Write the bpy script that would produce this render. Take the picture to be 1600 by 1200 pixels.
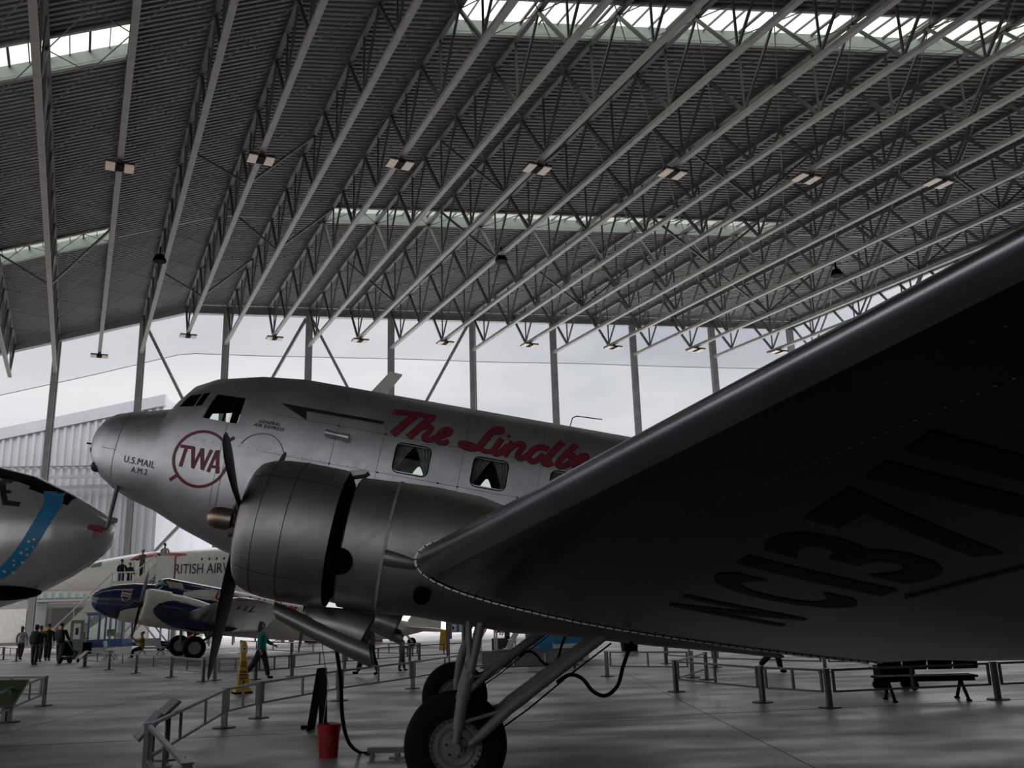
import bpy, bmesh, math, random
from math import sin, cos, pi, radians, sqrt, tan, atan2
from mathutils import Vector, Matrix
random.seed(7)
for _o in list(bpy.data.objects): bpy.data.objects.remove(_o)
SC = bpy.context.scene; COL = SC.collection

# ---------------- camera ----------------
F_PX, PITCH, ROLL, EYE = 1415.0, radians(13.95), radians(1.69), 1.88
_r0, _u0, CF = Vector((1, 0, 0)), Vector((0, -sin(PITCH), cos(PITCH))), Vector((0, cos(PITCH), sin(PITCH)))
CR = _r0*cos(ROLL) - _u0*sin(ROLL); CU = _r0*sin(ROLL) + _u0*cos(ROLL); CC = Vector((0, 0, EYE))
cd = bpy.data.cameras.new('camera'); cam = bpy.data.objects.new('camera', cd); COL.objects.link(cam)
cd.sensor_fit = 'HORIZONTAL'; cd.sensor_width = 36; cd.lens = 36*F_PX/1600; cd.clip_end = 2000; cd.clip_start = .05
cam.matrix_world = Matrix(((CR.x, CU.x, -CF.x, 0), (CR.y, CU.y, -CF.y, 0), (CR.z, CU.z, -CF.z, EYE), (0, 0, 0, 1)))
SC.camera = cam
# ---------------- sky, exposure ----------------
SC.view_settings.view_transform = 'Standard'; SC.view_settings.look = 'None'
SC.view_settings.exposure = 0.48; SC.view_settings.gamma = 1; SC.view_settings.use_curve_mapping = False
W = bpy.data.worlds.new('overcast_sky'); SC.world = W; W.use_nodes = True
nt = W.node_tree; nt.nodes.clear()
wo = nt.nodes.new('ShaderNodeOutputWorld'); bg = nt.nodes.new('ShaderNodeBackground')
tc = nt.nodes.new('ShaderNodeTexCoord'); mp = nt.nodes.new('ShaderNodeMapping'); mp.inputs['Scale'].default_value = (1.6, 1.6, 4.5)
nz = nt.nodes.new('ShaderNodeTexNoise'); nz.inputs['Scale'].default_value = 2.3; nz.inputs['Detail'].default_value = 5; nz.inputs['Roughness'].default_value = .45
cr = nt.nodes.new('ShaderNodeValToRGB')
cr.color_ramp.elements[0].position = .36; cr.color_ramp.elements[0].color = (.60, .62, .68, 1)
cr.color_ramp.elements[1].position = .62; cr.color_ramp.elements[1].color = (.86, .86, .88, 1)
sx = nt.nodes.new('ShaderNodeSeparateXYZ'); mr = nt.nodes.new('ShaderNodeMapRange')
mr.inputs[1].default_value = -.62; mr.inputs[2].default_value = .0; mr.inputs[3].default_value = 1; mr.inputs[4].default_value = 0
mx = nt.nodes.new('ShaderNodeMixRGB'); mx.inputs[2].default_value = (.97, .97, .98, 1)
ml = nt.nodes.new('ShaderNodeMath'); ml.operation = 'MULTIPLY'; ml.inputs[1].default_value = .75
L_ = nt.links.new
L_(tc.outputs['Generated'], mp.inputs[0]); L_(mp.outputs[0], nz.inputs['Vector']); L_(nz.outputs[0], cr.inputs[0])
L_(tc.outputs['Generated'], sx.inputs[0]); L_(sx.outputs[0], mr.inputs[0]); L_(mr.outputs[0], ml.inputs[0])
L_(ml.outputs[0], mx.inputs[0]); L_(cr.outputs[0], mx.inputs[1]); L_(mx.outputs[0], bg.inputs[0]); L_(bg.outputs[0], wo.inputs[0])
zr = nt.nodes.new('ShaderNodeMapRange'); zr.interpolation_type = 'SMOOTHSTEP'      # overcast sky, zenith boosted far above the horizon to light the hall
zr.inputs[1].default_value = .30; zr.inputs[2].default_value = .85; zr.inputs[3].default_value = .66; zr.inputs[4].default_value = 4.6
L_(sx.outputs[2], zr.inputs[0]); L_(zr.outputs[0], bg.inputs[1])
SC.cycles.max_bounces = 8; SC.cycles.diffuse_bounces = 5; SC.cycles.glossy_bounces = 4; SC.cycles.transparent_max_bounces = 12
SC.cycles.caustics_reflective = False; SC.cycles.caustics_refractive = False; SC.cycles.sample_clamp_indirect = 4

# ---------------- survey helpers: sight lines from the camera station to known planes ----------------
def ray(px, py): return CF + CR*((px-800)/F_PX) - CU*((py-600)/F_PX)
def G(px, py, z=0.0):
    d = ray(px, py); return CC + d*((z-EYE)/d.z)
def YP(px, py, Y):
    d = ray(px, py); return CC + d*(Y/d.y)

# ---------------- materials ----------------
def mat(name, color=(.5, .5, .5), rough=.5, metal=0., nscale=0, namt=.15, ncol=None, bump=0., bscale=30, emis=0, stretch=(1, 1, 1), spec=.5, coat=0):
    m = bpy.data.materials.new(name); m.use_nodes = True; n = m.node_tree.nodes; b = n['Principled BSDF']; l = m.node_tree.links.new
    b.inputs['Base Color'].default_value = (*color, 1); b.inputs['Roughness'].default_value = rough; b.inputs['Metallic'].default_value = metal
    b.inputs['Specular IOR Level'].default_value = spec; b.inputs['Coat Weight'].default_value = coat
    t = n.new('ShaderNodeTexCoord'); mpn = n.new('ShaderNodeMapping'); mpn.inputs['Scale'].default_value = stretch; l(t.outputs['Object'], mpn.inputs[0])
    x = n.new('ShaderNodeTexNoise'); x.inputs['Scale'].default_value = nscale or 6; x.inputs['Detail'].default_value = 5; l(mpn.outputs[0], x.inputs['Vector'])
    r = n.new('ShaderNodeValToRGB'); c2 = ncol or tuple(c*(1-namt*2) for c in color)
    r.color_ramp.elements[0].position = .32; r.color_ramp.elements[0].color = (*c2, 1)
    r.color_ramp.elements[1].position = .68; r.color_ramp.elements[1].color = (*[min(1, c*(1+namt*.4)) for c in color], 1)
    l(x.outputs[0], r.inputs[0]); l(r.outputs[0], b.inputs['Base Color'])
    if bump:
        y = n.new('ShaderNodeTexNoise'); y.inputs['Scale'].default_value = bscale; l(mpn.outputs[0], y.inputs['Vector'])
        bp = n.new('ShaderNodeBump'); bp.inputs['Strength'].default_value = bump; bp.inputs['Distance'].default_value = .02
        l(y.outputs[0], bp.inputs['Height']); l(bp.outputs[0], b.inputs['Normal'])
    if emis:
        b.inputs['Emission Color'].default_value = (*color, 1); b.inputs['Emission Strength'].default_value = emis
    return m
def glassmat(name, tint=(.8, .85, .82), gloss=.12):
    m = bpy.data.materials.new(name); m.use_nodes = True; n = m.node_tree.nodes; l = m.node_tree.links.new
    n.remove(n['Principled BSDF']); o = n['Material Output']
    a = n.new('ShaderNodeBsdfTransparent'); a.inputs[0].default_value = (*tint, 1); g = n.new('ShaderNodeBsdfGlossy'); g.inputs['Roughness'].default_value = .05
    mixn = n.new('ShaderNodeMixShader'); mixn.inputs[0].default_value = gloss
    nzn = n.new('ShaderNodeTexNoise'); nzn.inputs['Scale'].default_value = 3; mm = n.new('ShaderNodeMath'); mm.operation = 'MULTIPLY'; mm.inputs[1].default_value = gloss*2
    l(nzn.outputs[0], mm.inputs[0]); l(mm.outputs[0], mixn.inputs[0])
    l(a.outputs[0], mixn.inputs[1]); l(g.outputs[0], mixn.inputs[2]); l(mixn.outputs[0], o.inputs[0])
    return m
def alu(name, color, rough, seam=0., dent=.12):
    """aluminium skin: mottled oxide, faint waviness"""
    m = mat(name, color, rough, 1.0, 2.2, .10, bump=dent, bscale=1.6)
    n = m.node_tree.nodes; l = m.node_tree.links.new; b = n['Principled BSDF']
    t = n.new('ShaderNodeTexCoord'); x = n.new('ShaderNodeTexNoise'); x.inputs['Scale'].default_value = 9; x.inputs['Detail'].default_value = 6
    l(t.outputs['Object'], x.inputs['Vector']); r = n.new('ShaderNodeMapRange')
    r.inputs[3].default_value = rough*.8; r.inputs[4].default_value = rough*1.35; l(x.outputs[0], r.inputs[0]); l(r.outputs[0], b.inputs['Roughness'])
    return m
M = {}
M['skin'] = alu('fuselage_aluminium', (.62, .62, .66), .40)
M['cowl'] = alu('cowling_aluminium', (.40, .39, .375), .42, dent=.05)
M['wing'] = mat('wing_aluminium_shaded', (.034, .034, .038), .32, 1, 2.2, .10, bump=.05, bscale=1.6, coat=.22)  # wing metal darkened so the underside reads as deep shade
M['edge'] = mat('leading_edge_highlight_metal', (.34, .34, .39), .27, 1, 2.2, .10, bump=.04, bscale=1.6)  # lighter copy of the wing metal, a painted highlight along the front
M['curtain_shaded'] = mat('curtain_cloth_shaded', (.012, .012, .013), .9)  # curtain cloth darkened on the far side so the cabin looks unlit
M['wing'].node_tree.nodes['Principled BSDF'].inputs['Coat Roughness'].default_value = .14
M['strut'] = mat('grey_strut_paint', (.17, .17, .165), .45, 0, 8, .12)
M['black'] = mat('matt_black', (.003, .003, .0032), .7, spec=.05)
M['rubber'] = mat('tyre_rubber', (.007, .007, .0075), .8, bump=.1, spec=.15)
M['prop'] = mat('propeller_black', (.030, .029, .030), .42, .3, 7, .2)
M['bronze'] = mat('dull_bronze_dome', (.34, .27, .21), .32, 1, 5, .2)
M['red'] = mat('maroon_paint', (.20, .016, .035), .45, 0, 9, .08)
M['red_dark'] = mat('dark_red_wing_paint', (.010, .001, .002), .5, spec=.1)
M['ink'] = mat('black_lettering', (.012, .012, .014), .5)
M['inside'] = mat('cabin_lining', (.05, .048, .046), .9)
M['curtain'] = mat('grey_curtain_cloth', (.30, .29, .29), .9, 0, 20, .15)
M['glass'] = glassmat('window_glass', (.80, .86, .82), .02)
M['bolt'] = mat('dark_bolt', (.02, .02, .02), .6)
M['rivet'] = mat('bright_rivet', (.42, .42, .41), .4, .25)
M['white'] = mat('white_paint', (.86, .86, .82), .35, 0, 3, .05)
M['cream'] = mat('cream_white', (.74, .73, .67), .4, 0, 3, .06)
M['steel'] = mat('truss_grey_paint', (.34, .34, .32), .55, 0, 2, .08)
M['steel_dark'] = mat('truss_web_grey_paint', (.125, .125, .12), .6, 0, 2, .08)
M['post'] = mat('post_grey_paint', (.34, .35, .36), .5, 0, 2, .08)
M['deck'] = mat('roof_deck_paint', (.235, .235, .225), .6, 0, .5, .06)
M['curb'] = mat('skylight_curb_paint', (.40, .44, .43), .5, 0, 1, .05)
M['lampface'] = mat('lamp_diffuser', (.62, .52, .42), .5, 0, 5, .12, emis=.10)
M['rail'] = mat('barrier_grey_metal', (.15, .145, .15), .42, .2, 5, .12)
M['navy'] = mat('navy_paint', (.010, .022, .095), .16, 0, 3, .05, coat=.6)
M['silver'] = mat('soft_silver_skin', (.60, .60, .60), .26, .55, 1.2, .05)
M['rivet_dim'] = mat('dim_rivet', (.10, .10, .10), .4, .2)
M['shiny'] = mat('polished_aluminium', (.66, .67, .68), .24, 1, 1.2, .06)
M['blue'] = mat('sky_blue_paint', (.03, .26, .52), .35, 0, 3, .05)
M['dkgrey'] = mat('dark_grey_panel', (.035, .033, .032), .5)
# ---------------- mesh helpers ----------------
class MB:
    def __init__(s): s.v = []; s.f = []; s.m = []
    def add(s, vs, fs, m=0):
        o = len(s.v); s.v += [tuple(p) for p in vs]; s.f += [[o+i for i in f] for f in fs]; s.m += [m]*len(fs); return s
    def box(s, c, size, R=None, m=0):
        c = Vector(c); h = [q/2 for q in size]; P = []
        for x in (-1, 1):
            for y in (-1, 1):
                for z in (-1, 1):
                    p = Vector((x*h[0], y*h[1], z*h[2])); P.append(c + (R @ p if R else p))
        return s.add(P, [(0, 1, 3, 2), (4, 6, 7, 5), (0, 4, 5, 1), (2, 3, 7, 6), (0, 2, 6, 4), (1, 5, 7, 3)], m)
    def bar(s, a, b, w, h=None, up=(0, 0, 1), m=0):
        a = Vector(a); b = Vector(b); h = h or w; d = (b-a); L = d.length; d.normalize(); u = Vector(up)
        if abs(d.dot(u)) > .98: u = Vector((1, 0, 0))
        sd = d.cross(u).normalized(); u = sd.cross(d).normalized()
        return s.box((a+b)/2, (L, w, h), Matrix((d, sd, u)).transposed(), m)
    def tube(s, a, b, r0, r1=None, n=12, m=0, caps=True):
        a = Vector(a); b = Vector(b); r1 = r0 if r1 is None else r1; d = (b-a).normalized()
        u = Vector((0, 0, 1)) if abs(d.z) < .9 else Vector((1, 0, 0)); sd = d.cross(u).normalized(); u = sd.cross(d)
        P = []
        for c, r in ((a, r0), (b, r1)):
            P += [c + (sd*cos(2*pi*i/n) + u*sin(2*pi*i/n))*r for i in range(n)]
        F = [(i, (i+1) % n, n+(i+1) % n, n+i) for i in range(n)]
        if caps: F += [tuple(range(n-1, -1, -1)), tuple(range(n, 2*n))]
        return s.add(P, F, m)
    def path(s, pts, r, n=8, m=0):
        for a, b in zip(pts[:-1], pts[1:]): s.tube(a, b, r, r, n, m)
        return s
    def loft(s, rings, m=0, cap=True, closed=True, flip=False):
        n = len(rings[0]); P = [p for r in rings for p in r]; F = []
        for i in range(len(rings)-1):
            for j in range(n if closed else n-1):
                k = (j+1) % n; F.append((i*n+j, i*n+k, (i+1)*n+k, (i+1)*n+j))
        if cap and closed: F += [tuple(range(n-1, -1, -1)), tuple(range((len(rings)-1)*n, len(rings)*n))]
        if flip: F = [tuple(reversed(f)) for f in F]
        return s.add(P, F, m)
    def lathe(s, prof, o, ax, n=32, m=0, closed=False):
        """prof (t,r) along axis ax from o"""
        o = Vector(o); ax = Vector(ax).normalized(); u = Vector((0, 0, 1)) if abs(ax.z) < .9 else Vector((1, 0, 0)); sd = ax.cross(u).normalized(); u = sd.cross(ax)
        return s.loft([[o + ax*t + (sd*cos(2*pi*i/n) + u*sin(2*pi*i/n))*max(r, 1e-4) for i in range(n)] for t, r in prof], m, cap=not closed)
    def prism(s, poly, a, b, m=0):
        """poly list of 3-vectors; extruded from offset a to b (vectors)"""
        a = Vector(a); b = Vector(b); n = len(poly); P = [Vector(p)+a for p in poly] + [Vector(p)+b for p in poly]
        return s.add(P, [(i, (i+1) % n, n+(i+1) % n, n+i) for i in range(n)] + [tuple(range(n-1, -1, -1)), tuple(range(n, 2*n))], m)
    def build(s, name, mats, parent=None, smooth=False, fix=True, origin=None):
        me = bpy.data.meshes.new(name)
        o3 = Vector(origin) if origin else Vector((0, 0, 0))
        me.from_pydata([tuple(Vector(p)-o3) for p in s.v], [], s.f)
        for q in (mats if isinstance(mats, (list, tuple)) else [mats]): me.materials.append(M[q] if isinstance(q, str) else q)
        for p, k in zip(me.polygons, s.m): p.material_index = k
        if fix:
            bm = bmesh.new(); bm.from_mesh(me); bmesh.ops.recalc_face_normals(bm, faces=bm.faces); bm.to_mesh(me); bm.free()
        if smooth: smooth_me(me, smooth if smooth is not True else 35)
        ob = bpy.data.objects.new(name, me); COL.objects.link(ob)
        if parent: ob.parent = parent
        ob.location = o3
        return ob
def smooth_me(me, ang=35):
    for p in me.polygons: p.use_smooth = True
    try: me.set_sharp_from_angle(angle=radians(ang))
    except Exception: pass
def thing(name, label, cat, loc=(0, 0, 0), rz=0, group=None, matrix=None):
    o = bpy.data.objects.new(name, None); COL.objects.link(o); o.empty_display_size = .3
    if matrix: o.matrix_world = matrix
    else: o.location = loc; o.rotation_euler = (0, 0, rz)
    o['label'] = label; o['category'] = cat
    if group: o['group'] = group
    return o
def tag(o, label, cat, group=None):
    o['label'] = label; o['category'] = cat
    if group: o['group'] = group
    return o
def struct(o): o['kind'] = 'structure'; return o
def kids(o): return [c for c in bpy.data.objects if c.parent == o]
def sell(hw, top, bot, n=32, e=2.3, e2=None):
    zc = (top+bot)/2; h = (top-bot)/2; R = []
    for i in range(n):
        a = 2*pi*i/n; c, s_ = cos(a), sin(a); q = e if s_ >= 0 else (e2 or e)
        R.append((math.copysign(abs(c)**(2/q), c)*hw, zc + math.copysign(abs(s_)**(2/q), s_)*h))
    return R
def interp(x, X, Y):
    if x <= X[0]: return Y[0]
    for i in range(len(X)-1):
        if x <= X[i+1]: return Y[i] + (Y[i+1]-Y[i])*(x-X[i])/(X[i+1]-X[i])
    return Y[-1]
def textmesh(s, size=1., bold=.0, shear=0., sx=1., sp=1.):
    cu = bpy.data.curves.new('lettering', 'FONT'); cu.body = s; cu.size = size; cu.offset = bold; cu.shear = shear; cu.space_character = sp
    cu.resolution_u = 3
    ob = bpy.data.objects.new('lettering_source', cu); COL.objects.link(ob)
    dg = bpy.context.evaluated_depsgraph_get(); me = bpy.data.meshes.new_from_object(ob.evaluated_get(dg))
    bm = bmesh.new(); bm.from_mesh(me); bmesh.ops.remove_doubles(bm, verts=bm.verts, dist=1e-5); bmesh.ops.triangulate(bm, faces=bm.faces)
    for _ in range(3):
        lg = [e for e in bm.edges if e.calc_length() > .22]
        if lg: bmesh.ops.subdivide_edges(bm, edges=lg, cuts=1); bmesh.ops.triangulate(bm, faces=[f for f in bm.faces if len(f.verts) > 3])
    bm.to_mesh(me); bm.free()
    V = [(v.co.x*sx, v.co.y) for v in me.vertices]; Fs = [list(p.vertices) for p in me.polygons]
    bpy.data.objects.remove(ob); bpy.data.meshes.remove(me)
    if V:
        x0 = min(v[0] for v in V); x1 = max(v[0] for v in V)
        V = [(v[0]-x0, v[1]) for v in V]
        return V, Fs, x1-x0
    return V, Fs, 0
def spline(pts, k=6):
    if len(pts) < 3: return pts
    P = [pts[0]] + list(pts) + [pts[-1]]; out = []
    for i in range(1, len(P)-2):
        for j in range(k):
            t = j/k; p0, p1, p2, p3 = P[i-1], P[i], P[i+1], P[i+2]
            out.append(tuple(.5*((2*b)+(-a+c)*t+(2*a-5*b+4*c-d)*t*t+(-a+3*b-3*c+d)*t**3) for a, b, c, d in zip(p0, p1, p2, p3)))
    out.append(tuple(pts[-1])); return out
def ribbon(mb, pts, w, f, m=0, taper=False):
    """flat stroke in (a,b) plane mapped by f(a,b)->3D"""
    n = len(pts); Lp = []; Rp = []
    for i in range(n):
        a = pts[max(0, i-1)]; b = pts[min(n-1, i+1)]; dx, dy = b[0]-a[0], b[1]-a[1]; L = sqrt(dx*dx+dy*dy) or 1; nx, ny = -dy/L, dx/L
        ww = w/2
        if taper: ww *= (.25+.75*min(1, 4*min(i, n-1-i)/(n-1)))
        x, y = pts[i]; Lp.append((x+nx*ww, y+ny*ww)); Rp.append((x-nx*ww, y-ny*ww))
    V = [f(*p) for q in zip(Lp, Rp) for p in q]
    mb.add(V, [(2*i, 2*i+2, 2*i+3, 2*i+1) for i in range(n-1)], m)

def patch(mb, q, f, n=6, m=0):
    """bilinear quad q (4 ab-points) mapped by f, finely divided so it follows a curved skin"""
    V = []
    for i in range(n+1):
        for j in range(n+1):
            s, t = i/n, j/n; V.append(f(*[(1-s)*((1-t)*q[0][k]+t*q[1][k])+s*((1-t)*q[3][k]+t*q[2][k]) for k in (0, 1)]))
    mb.add(V, [(i*(n+1)+j, i*(n+1)+j+1, (i+1)*(n+1)+j+1, (i+1)*(n+1)+j) for i in range(n) for j in range(n)], m)
# ---------------- the hall: floor, roof deck, skylights, trusses, posts ----------------
fm = mat('sealed_concrete', (.44, .40, .395), .36, 0, .5, .30, ncol=(.155, .125, .11), spec=.38, bump=.12, bscale=.9, stretch=(.6, 1.1, 1))
_n = fm.node_tree.nodes; _l = fm.node_tree.links.new; _b = _n['Principled BSDF']
_t = _n.new('ShaderNodeTexCoord'); _w = _n.new('ShaderNodeTexNoise'); _w.inputs['Scale'].default_value = .9; _w.inputs['Detail'].default_value = 7
_mp = _n.new('ShaderNodeMapping'); _mp.inputs['Scale'].default_value = (.45, .9, 1); _l(_t.outputs['Object'], _mp.inputs[0]); _l(_mp.outputs[0], _w.inputs['Vector'])
_r = _n.new('ShaderNodeMapRange'); _r.inputs[1].default_value = .35; _r.inputs[2].default_value = .68; _r.inputs[3].default_value = .30; _r.inputs[4].default_value = .60
_l(_w.outputs[0], _r.inputs[0]); _l(_r.outputs[0], _b.inputs['Roughness'])
mb = MB(); mb.add([(-140, -60, 0), (140, -60, 0), (140, 92, 0), (-140, 92, 0)], [(0, 1, 2, 3)])
struct(mb.build('floor', fm))
mb = MB()
for a, b in (((-30, 12.2), (30, 20.5)), ((-30, 27), (30, 35.2)), ((-9, 5), (-9.9, 60)), ((3.5, 5), (2.3, 60))):
    mb.bar((a[0], a[1], .002), (b[0], b[1], .002), .012, .003)
struct(mb.build('floor_joint', 'bolt'))
mb = MB(); mb.add([(-600, 92, -.02), (600, 92, -.02), (600, 900, -.02), (-600, 900, -.02)], [(0, 1, 2, 3)])
struct(mb.build('ground_outside', mat('pale_tarmac', (.75, .75, .73), .8, 0, .2, .1)))

TD = Vector((-.4331, .9013, 0)); WD = Vector((.99854, .0541, 0)); WP = Vector((0, 76, 0))      # truss direction, end wall direction
def deckz(u): return 28.34 - .2258*(-28.07-u) if u < -28.07 else 28.34 - .0428*(u+28.07)
def RP(u, s, dz=0): return WP + WD*u - TD*s + Vector((0, 0, deckz(u)+dz))
UL, UR, SMAX = -75.0, 25.4, 120.0
SKY = [(19.6, 21.8), (42.3, 44.8)]
# corrugated deck: trapezoidal ribs running along the end wall
def deck_strip(u0, u1, s0, s1, mb):
    s = s0; k = 0; S = []
    while s < s1-.01:
        S += [(s, 0), (s+.14, 0), (s+.17, .11), (s+.33, .11)]; s += .36
    S.append((s1, 0)); S = [q for q in S if q[0] <= s1]
    us = [u0] + ([-28.07] if u0 < -28.07 < u1 else []) + [u1]
    V = [RP(u, a, h) for a, h in S for u in us]; n = len(us)
    mb.add(V, [(i*n+j, i*n+j+1, (i+1)*n+j+1, (i+1)*n+j) for i in range(len(S)-1) for j in range(n-1)])
mb = MB(); cuts = [0]
for a, b in SKY: cuts += [a, b]
cuts.append(SMAX)
for i in range(0, len(cuts), 2): deck_strip(UL, UR, cuts[i], cuts[i+1], mb)
for a, b in SKY: deck_strip(-35.3, -21.1, a, b, mb)
for a, b in SKY: deck_strip(9.5, UR, a, b, mb) if a < 30 else None
ceil = struct(mb.build('ceiling', 'deck', fix=False))
glz = glassmat('skylight_glazing', (.52, .55, .48), .03)
k = 0
for a, b in SKY:
    for u0, u1 in ((UL, -35.3), (-21.1, 9.5 if a < 30 else UR)):
        k += 1
        fr = MB()
        for s_, h in ((a, .55), (b, .5)):
            fr.add([RP(u0, s_, -.05), RP(u1, s_, -.05), RP(u1, s_, h), RP(u0, s_, h)], [(0, 1, 2, 3)])
            fr.add([RP(u0, s_ + (.06 if s_ == b else -.06), -.05), RP(u1, s_ + (.06 if s_ == b else -.06), -.05), RP(u1, s_ + (.06 if s_ == b else -.06), h), RP(u0, s_+(.06 if s_ == b else -.06), h)], [(0, 1, 2, 3)])
        for u_ in (u0, u1): fr.add([RP(u_, a, -.05), RP(u_, b, -.05), RP(u_, b, .5), RP(u_, a, .55)], [(0, 1, 2, 3)])
        f = struct(fr.build('window_%d' % k, 'curb', fix=False))
        g = MB(); g.add([RP(u0, a, .55), RP(u1, a, .55), RP(u1, b, .5), RP(u0, b, .5)], [(0, 1, 2, 3)])
        g.build('glazing', glz, f, fix=False)
        mu = MB(); u = u0+.2; j = 0
        while u < u1:
            w = .10 if j % 4 == 0 else .04
            mu.bar(RP(u, a, .49), RP(u, b, .44), w, .1); u += .86; j += 1
        mu.build('glazing_bars', 'steel_dark', f)
        bb = MB(); bb.bar(RP(u0, a-.12, -.1), RP(u1, a-.12, -.1), .2, .12); bb.bar(RP(u0, b+.12, -.1), RP(u1, b+.12, -.1), .14, .12)
        bb.build('frame_angle', 'curb', f)
# end girder, side edge beam
mb = MB()
for u0, u1 in ((UL, -28.07), (-28.07, UR)):
    for dz, hh, w in ((-.12, .12, .5), (-.42, .5, .10), (-.74, .12, .5)): mb.bar(RP(u0, -.1, dz), RP(u1, -.1, dz), w, hh)
struct(mb.build('beam_end_girder', 'post'))
mb = MB(); mb.bar(RP(UR, 0, -.3), RP(UR, SMAX, -.3), .25, .6)
struct(mb.build('beam_eaves', 'post'))
# trusses
DP, PN, NP = 3.5, 4.9, 12
def seg(name, a, b, w, h, mt, parent, me_cache={}):
    key = (name, tuple(round(q, 3) for q in a), tuple(round(q, 3) for q in b))
    if key in me_cache:
        ob = bpy.data.objects.new(name, me_cache[key]); COL.objects.link(ob); ob.parent = parent; return ob
    ob = MB().bar(a, b, w, h).build(name, mt, parent); me_cache[key] = ob.data; return ob
ang = atan2(-TD.y, -TD.x)
ORD = ['first', 'second', 'third', 'fourth', 'fifth', 'sixth', 'seventh', 'eighth', 'ninth', 'tenth', 'eleventh', 'twelfth', 'thirteenth']
TR = {}
for k in range(-12, 9):
    u = -3.4 + 3.53*k; post = (k % 2 == 0)
    P0 = WP + WD*u + Vector((0, 0, deckz(u)))
    j = (k+12)//2
    lab = ('grey roof truss landing on the %s end-wall post from the left' % ORD[j]) if post else \
          ('grey roof truss ending short, between the %s and %s end-wall posts' % (ORD[j], ORD[j+1]))
    t = thing('roof_truss', lab, 'roof truss', P0, ang, 'parallel roof trusses'); TR[k] = t
    L = 2.6+PN*NP
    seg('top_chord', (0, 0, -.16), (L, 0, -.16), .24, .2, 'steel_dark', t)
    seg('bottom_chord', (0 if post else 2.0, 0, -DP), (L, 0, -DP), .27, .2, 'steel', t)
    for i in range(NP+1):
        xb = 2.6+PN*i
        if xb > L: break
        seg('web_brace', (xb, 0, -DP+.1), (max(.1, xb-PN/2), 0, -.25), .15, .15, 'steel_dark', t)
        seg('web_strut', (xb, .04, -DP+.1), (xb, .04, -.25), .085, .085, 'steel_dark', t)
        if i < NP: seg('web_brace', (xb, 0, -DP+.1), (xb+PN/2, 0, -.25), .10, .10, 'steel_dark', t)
    for i in ((2, 6) if k % 2 else (4,)):
        if k < 8 and -11 < k:
            for sgn in (1, -1):
                up = Vector((WD.x, WD.y, 0))*3.53*sgn; loc = Matrix.Rotation(-ang, 4, 'Z') @ up
                xb = 2.6+PN*i
                if k % 4 in (1, 2): seg('kicker_brace', (xb, 0, -DP+.15), (xb+loc.x, loc.y, -.3+deckz(u+3.53*sgn)-deckz(u)), .16, .12, 'steel_dark', t)
# rod bracing just under the deck, one X per bay and panel
for k in range(-12, 8):
    mb = MB(); u = -3.4+3.53*k
    for i in range(NP):
        s0 = .2+PN*i; s1 = s0+PN
        mb.tube(RP(u, s0, -.30), RP(u+3.53, s1, -.30), .028, n=5, caps=False); mb.tube(RP(u, s1, -.30), RP(u+3.53, s0, -.30), .028, n=5, caps=False)
    mb.build('rod_bracing', 'steel_dark', ceil)
# end posts with diagonals
gb = {}
for j, n_ in enumerate(range(-6, 5)):
    u = -3.4+7.06*n_; z1 = deckz(u)-.8; p = WP + WD*u
    lab = 'tall grey steel post in the open end wall, %s from the left' % ORD[j]
    t = thing('window_post', lab, 'post', p, atan2(WD.y, WD.x), 'end wall posts')
    mb = MB(); mb.box((0, 0, z1/2), (.06, .42, z1)); mb.box((.0, -.20, z1/2), (.46, .05, z1)); mb.box((0, .20, z1/2), (.46, .05, z1)); mb.build('column', 'post', t)
    MB().tube((.30, -.05, 0), (.30, -.05, z1), .06, n=8).build('drain_pipe', 'post', t)
    MB().box((0, 0, .03), (.8, .8, .06)).build('base_plate', 'post', t)
    t['kind'] = 'structure'
for n_, sg in ((-4, 1), (-2, -1), (-2, 1), (0, -1)):
    u0 = -3.4+7.06*n_; u1 = u0 + 7.06*sg
    o = MB().bar(WP+WD*(u0+.25*sg)+Vector((0, -.05, deckz(u0)-1.0)), WP+WD*u1+Vector((0, -.05, 13.6)), .28, .24).build('beam_diagonal_brace', 'post'); struct(o)
    o = MB().bar(WP+WD*(u0+.25*sg)+Vector((0, -.05, 5.0)), WP+WD*u1+Vector((0, -.05, 12.6)), .28, .24).build('beam_lower_brace', 'post'); struct(o)
# bird net hanging under the end girder
mb = MB(); N = 60; rows = []
for i in range(N+1):
    u = -60+(UR+60)*i/N
    rows.append([tuple(WP+WD*u+Vector((0, .45+.03*sin(i*.8), deckz(u)-.7-q*(3.6+.03*sin(i*.5)))) ) for q in (0, .5, 1)])
mb.loft(rows, cap=False, closed=False)
nm = glassmat('bird_net', (.86, .86, .88), .0); struct(mb.build('trim_bird_net', nm, fix=False))
mb = MB().path([r[2] for r in rows], .035, 5); struct(mb.build('trim_net_cord', mat('net_cord', (.35, .35, .36), .7)))
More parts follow.
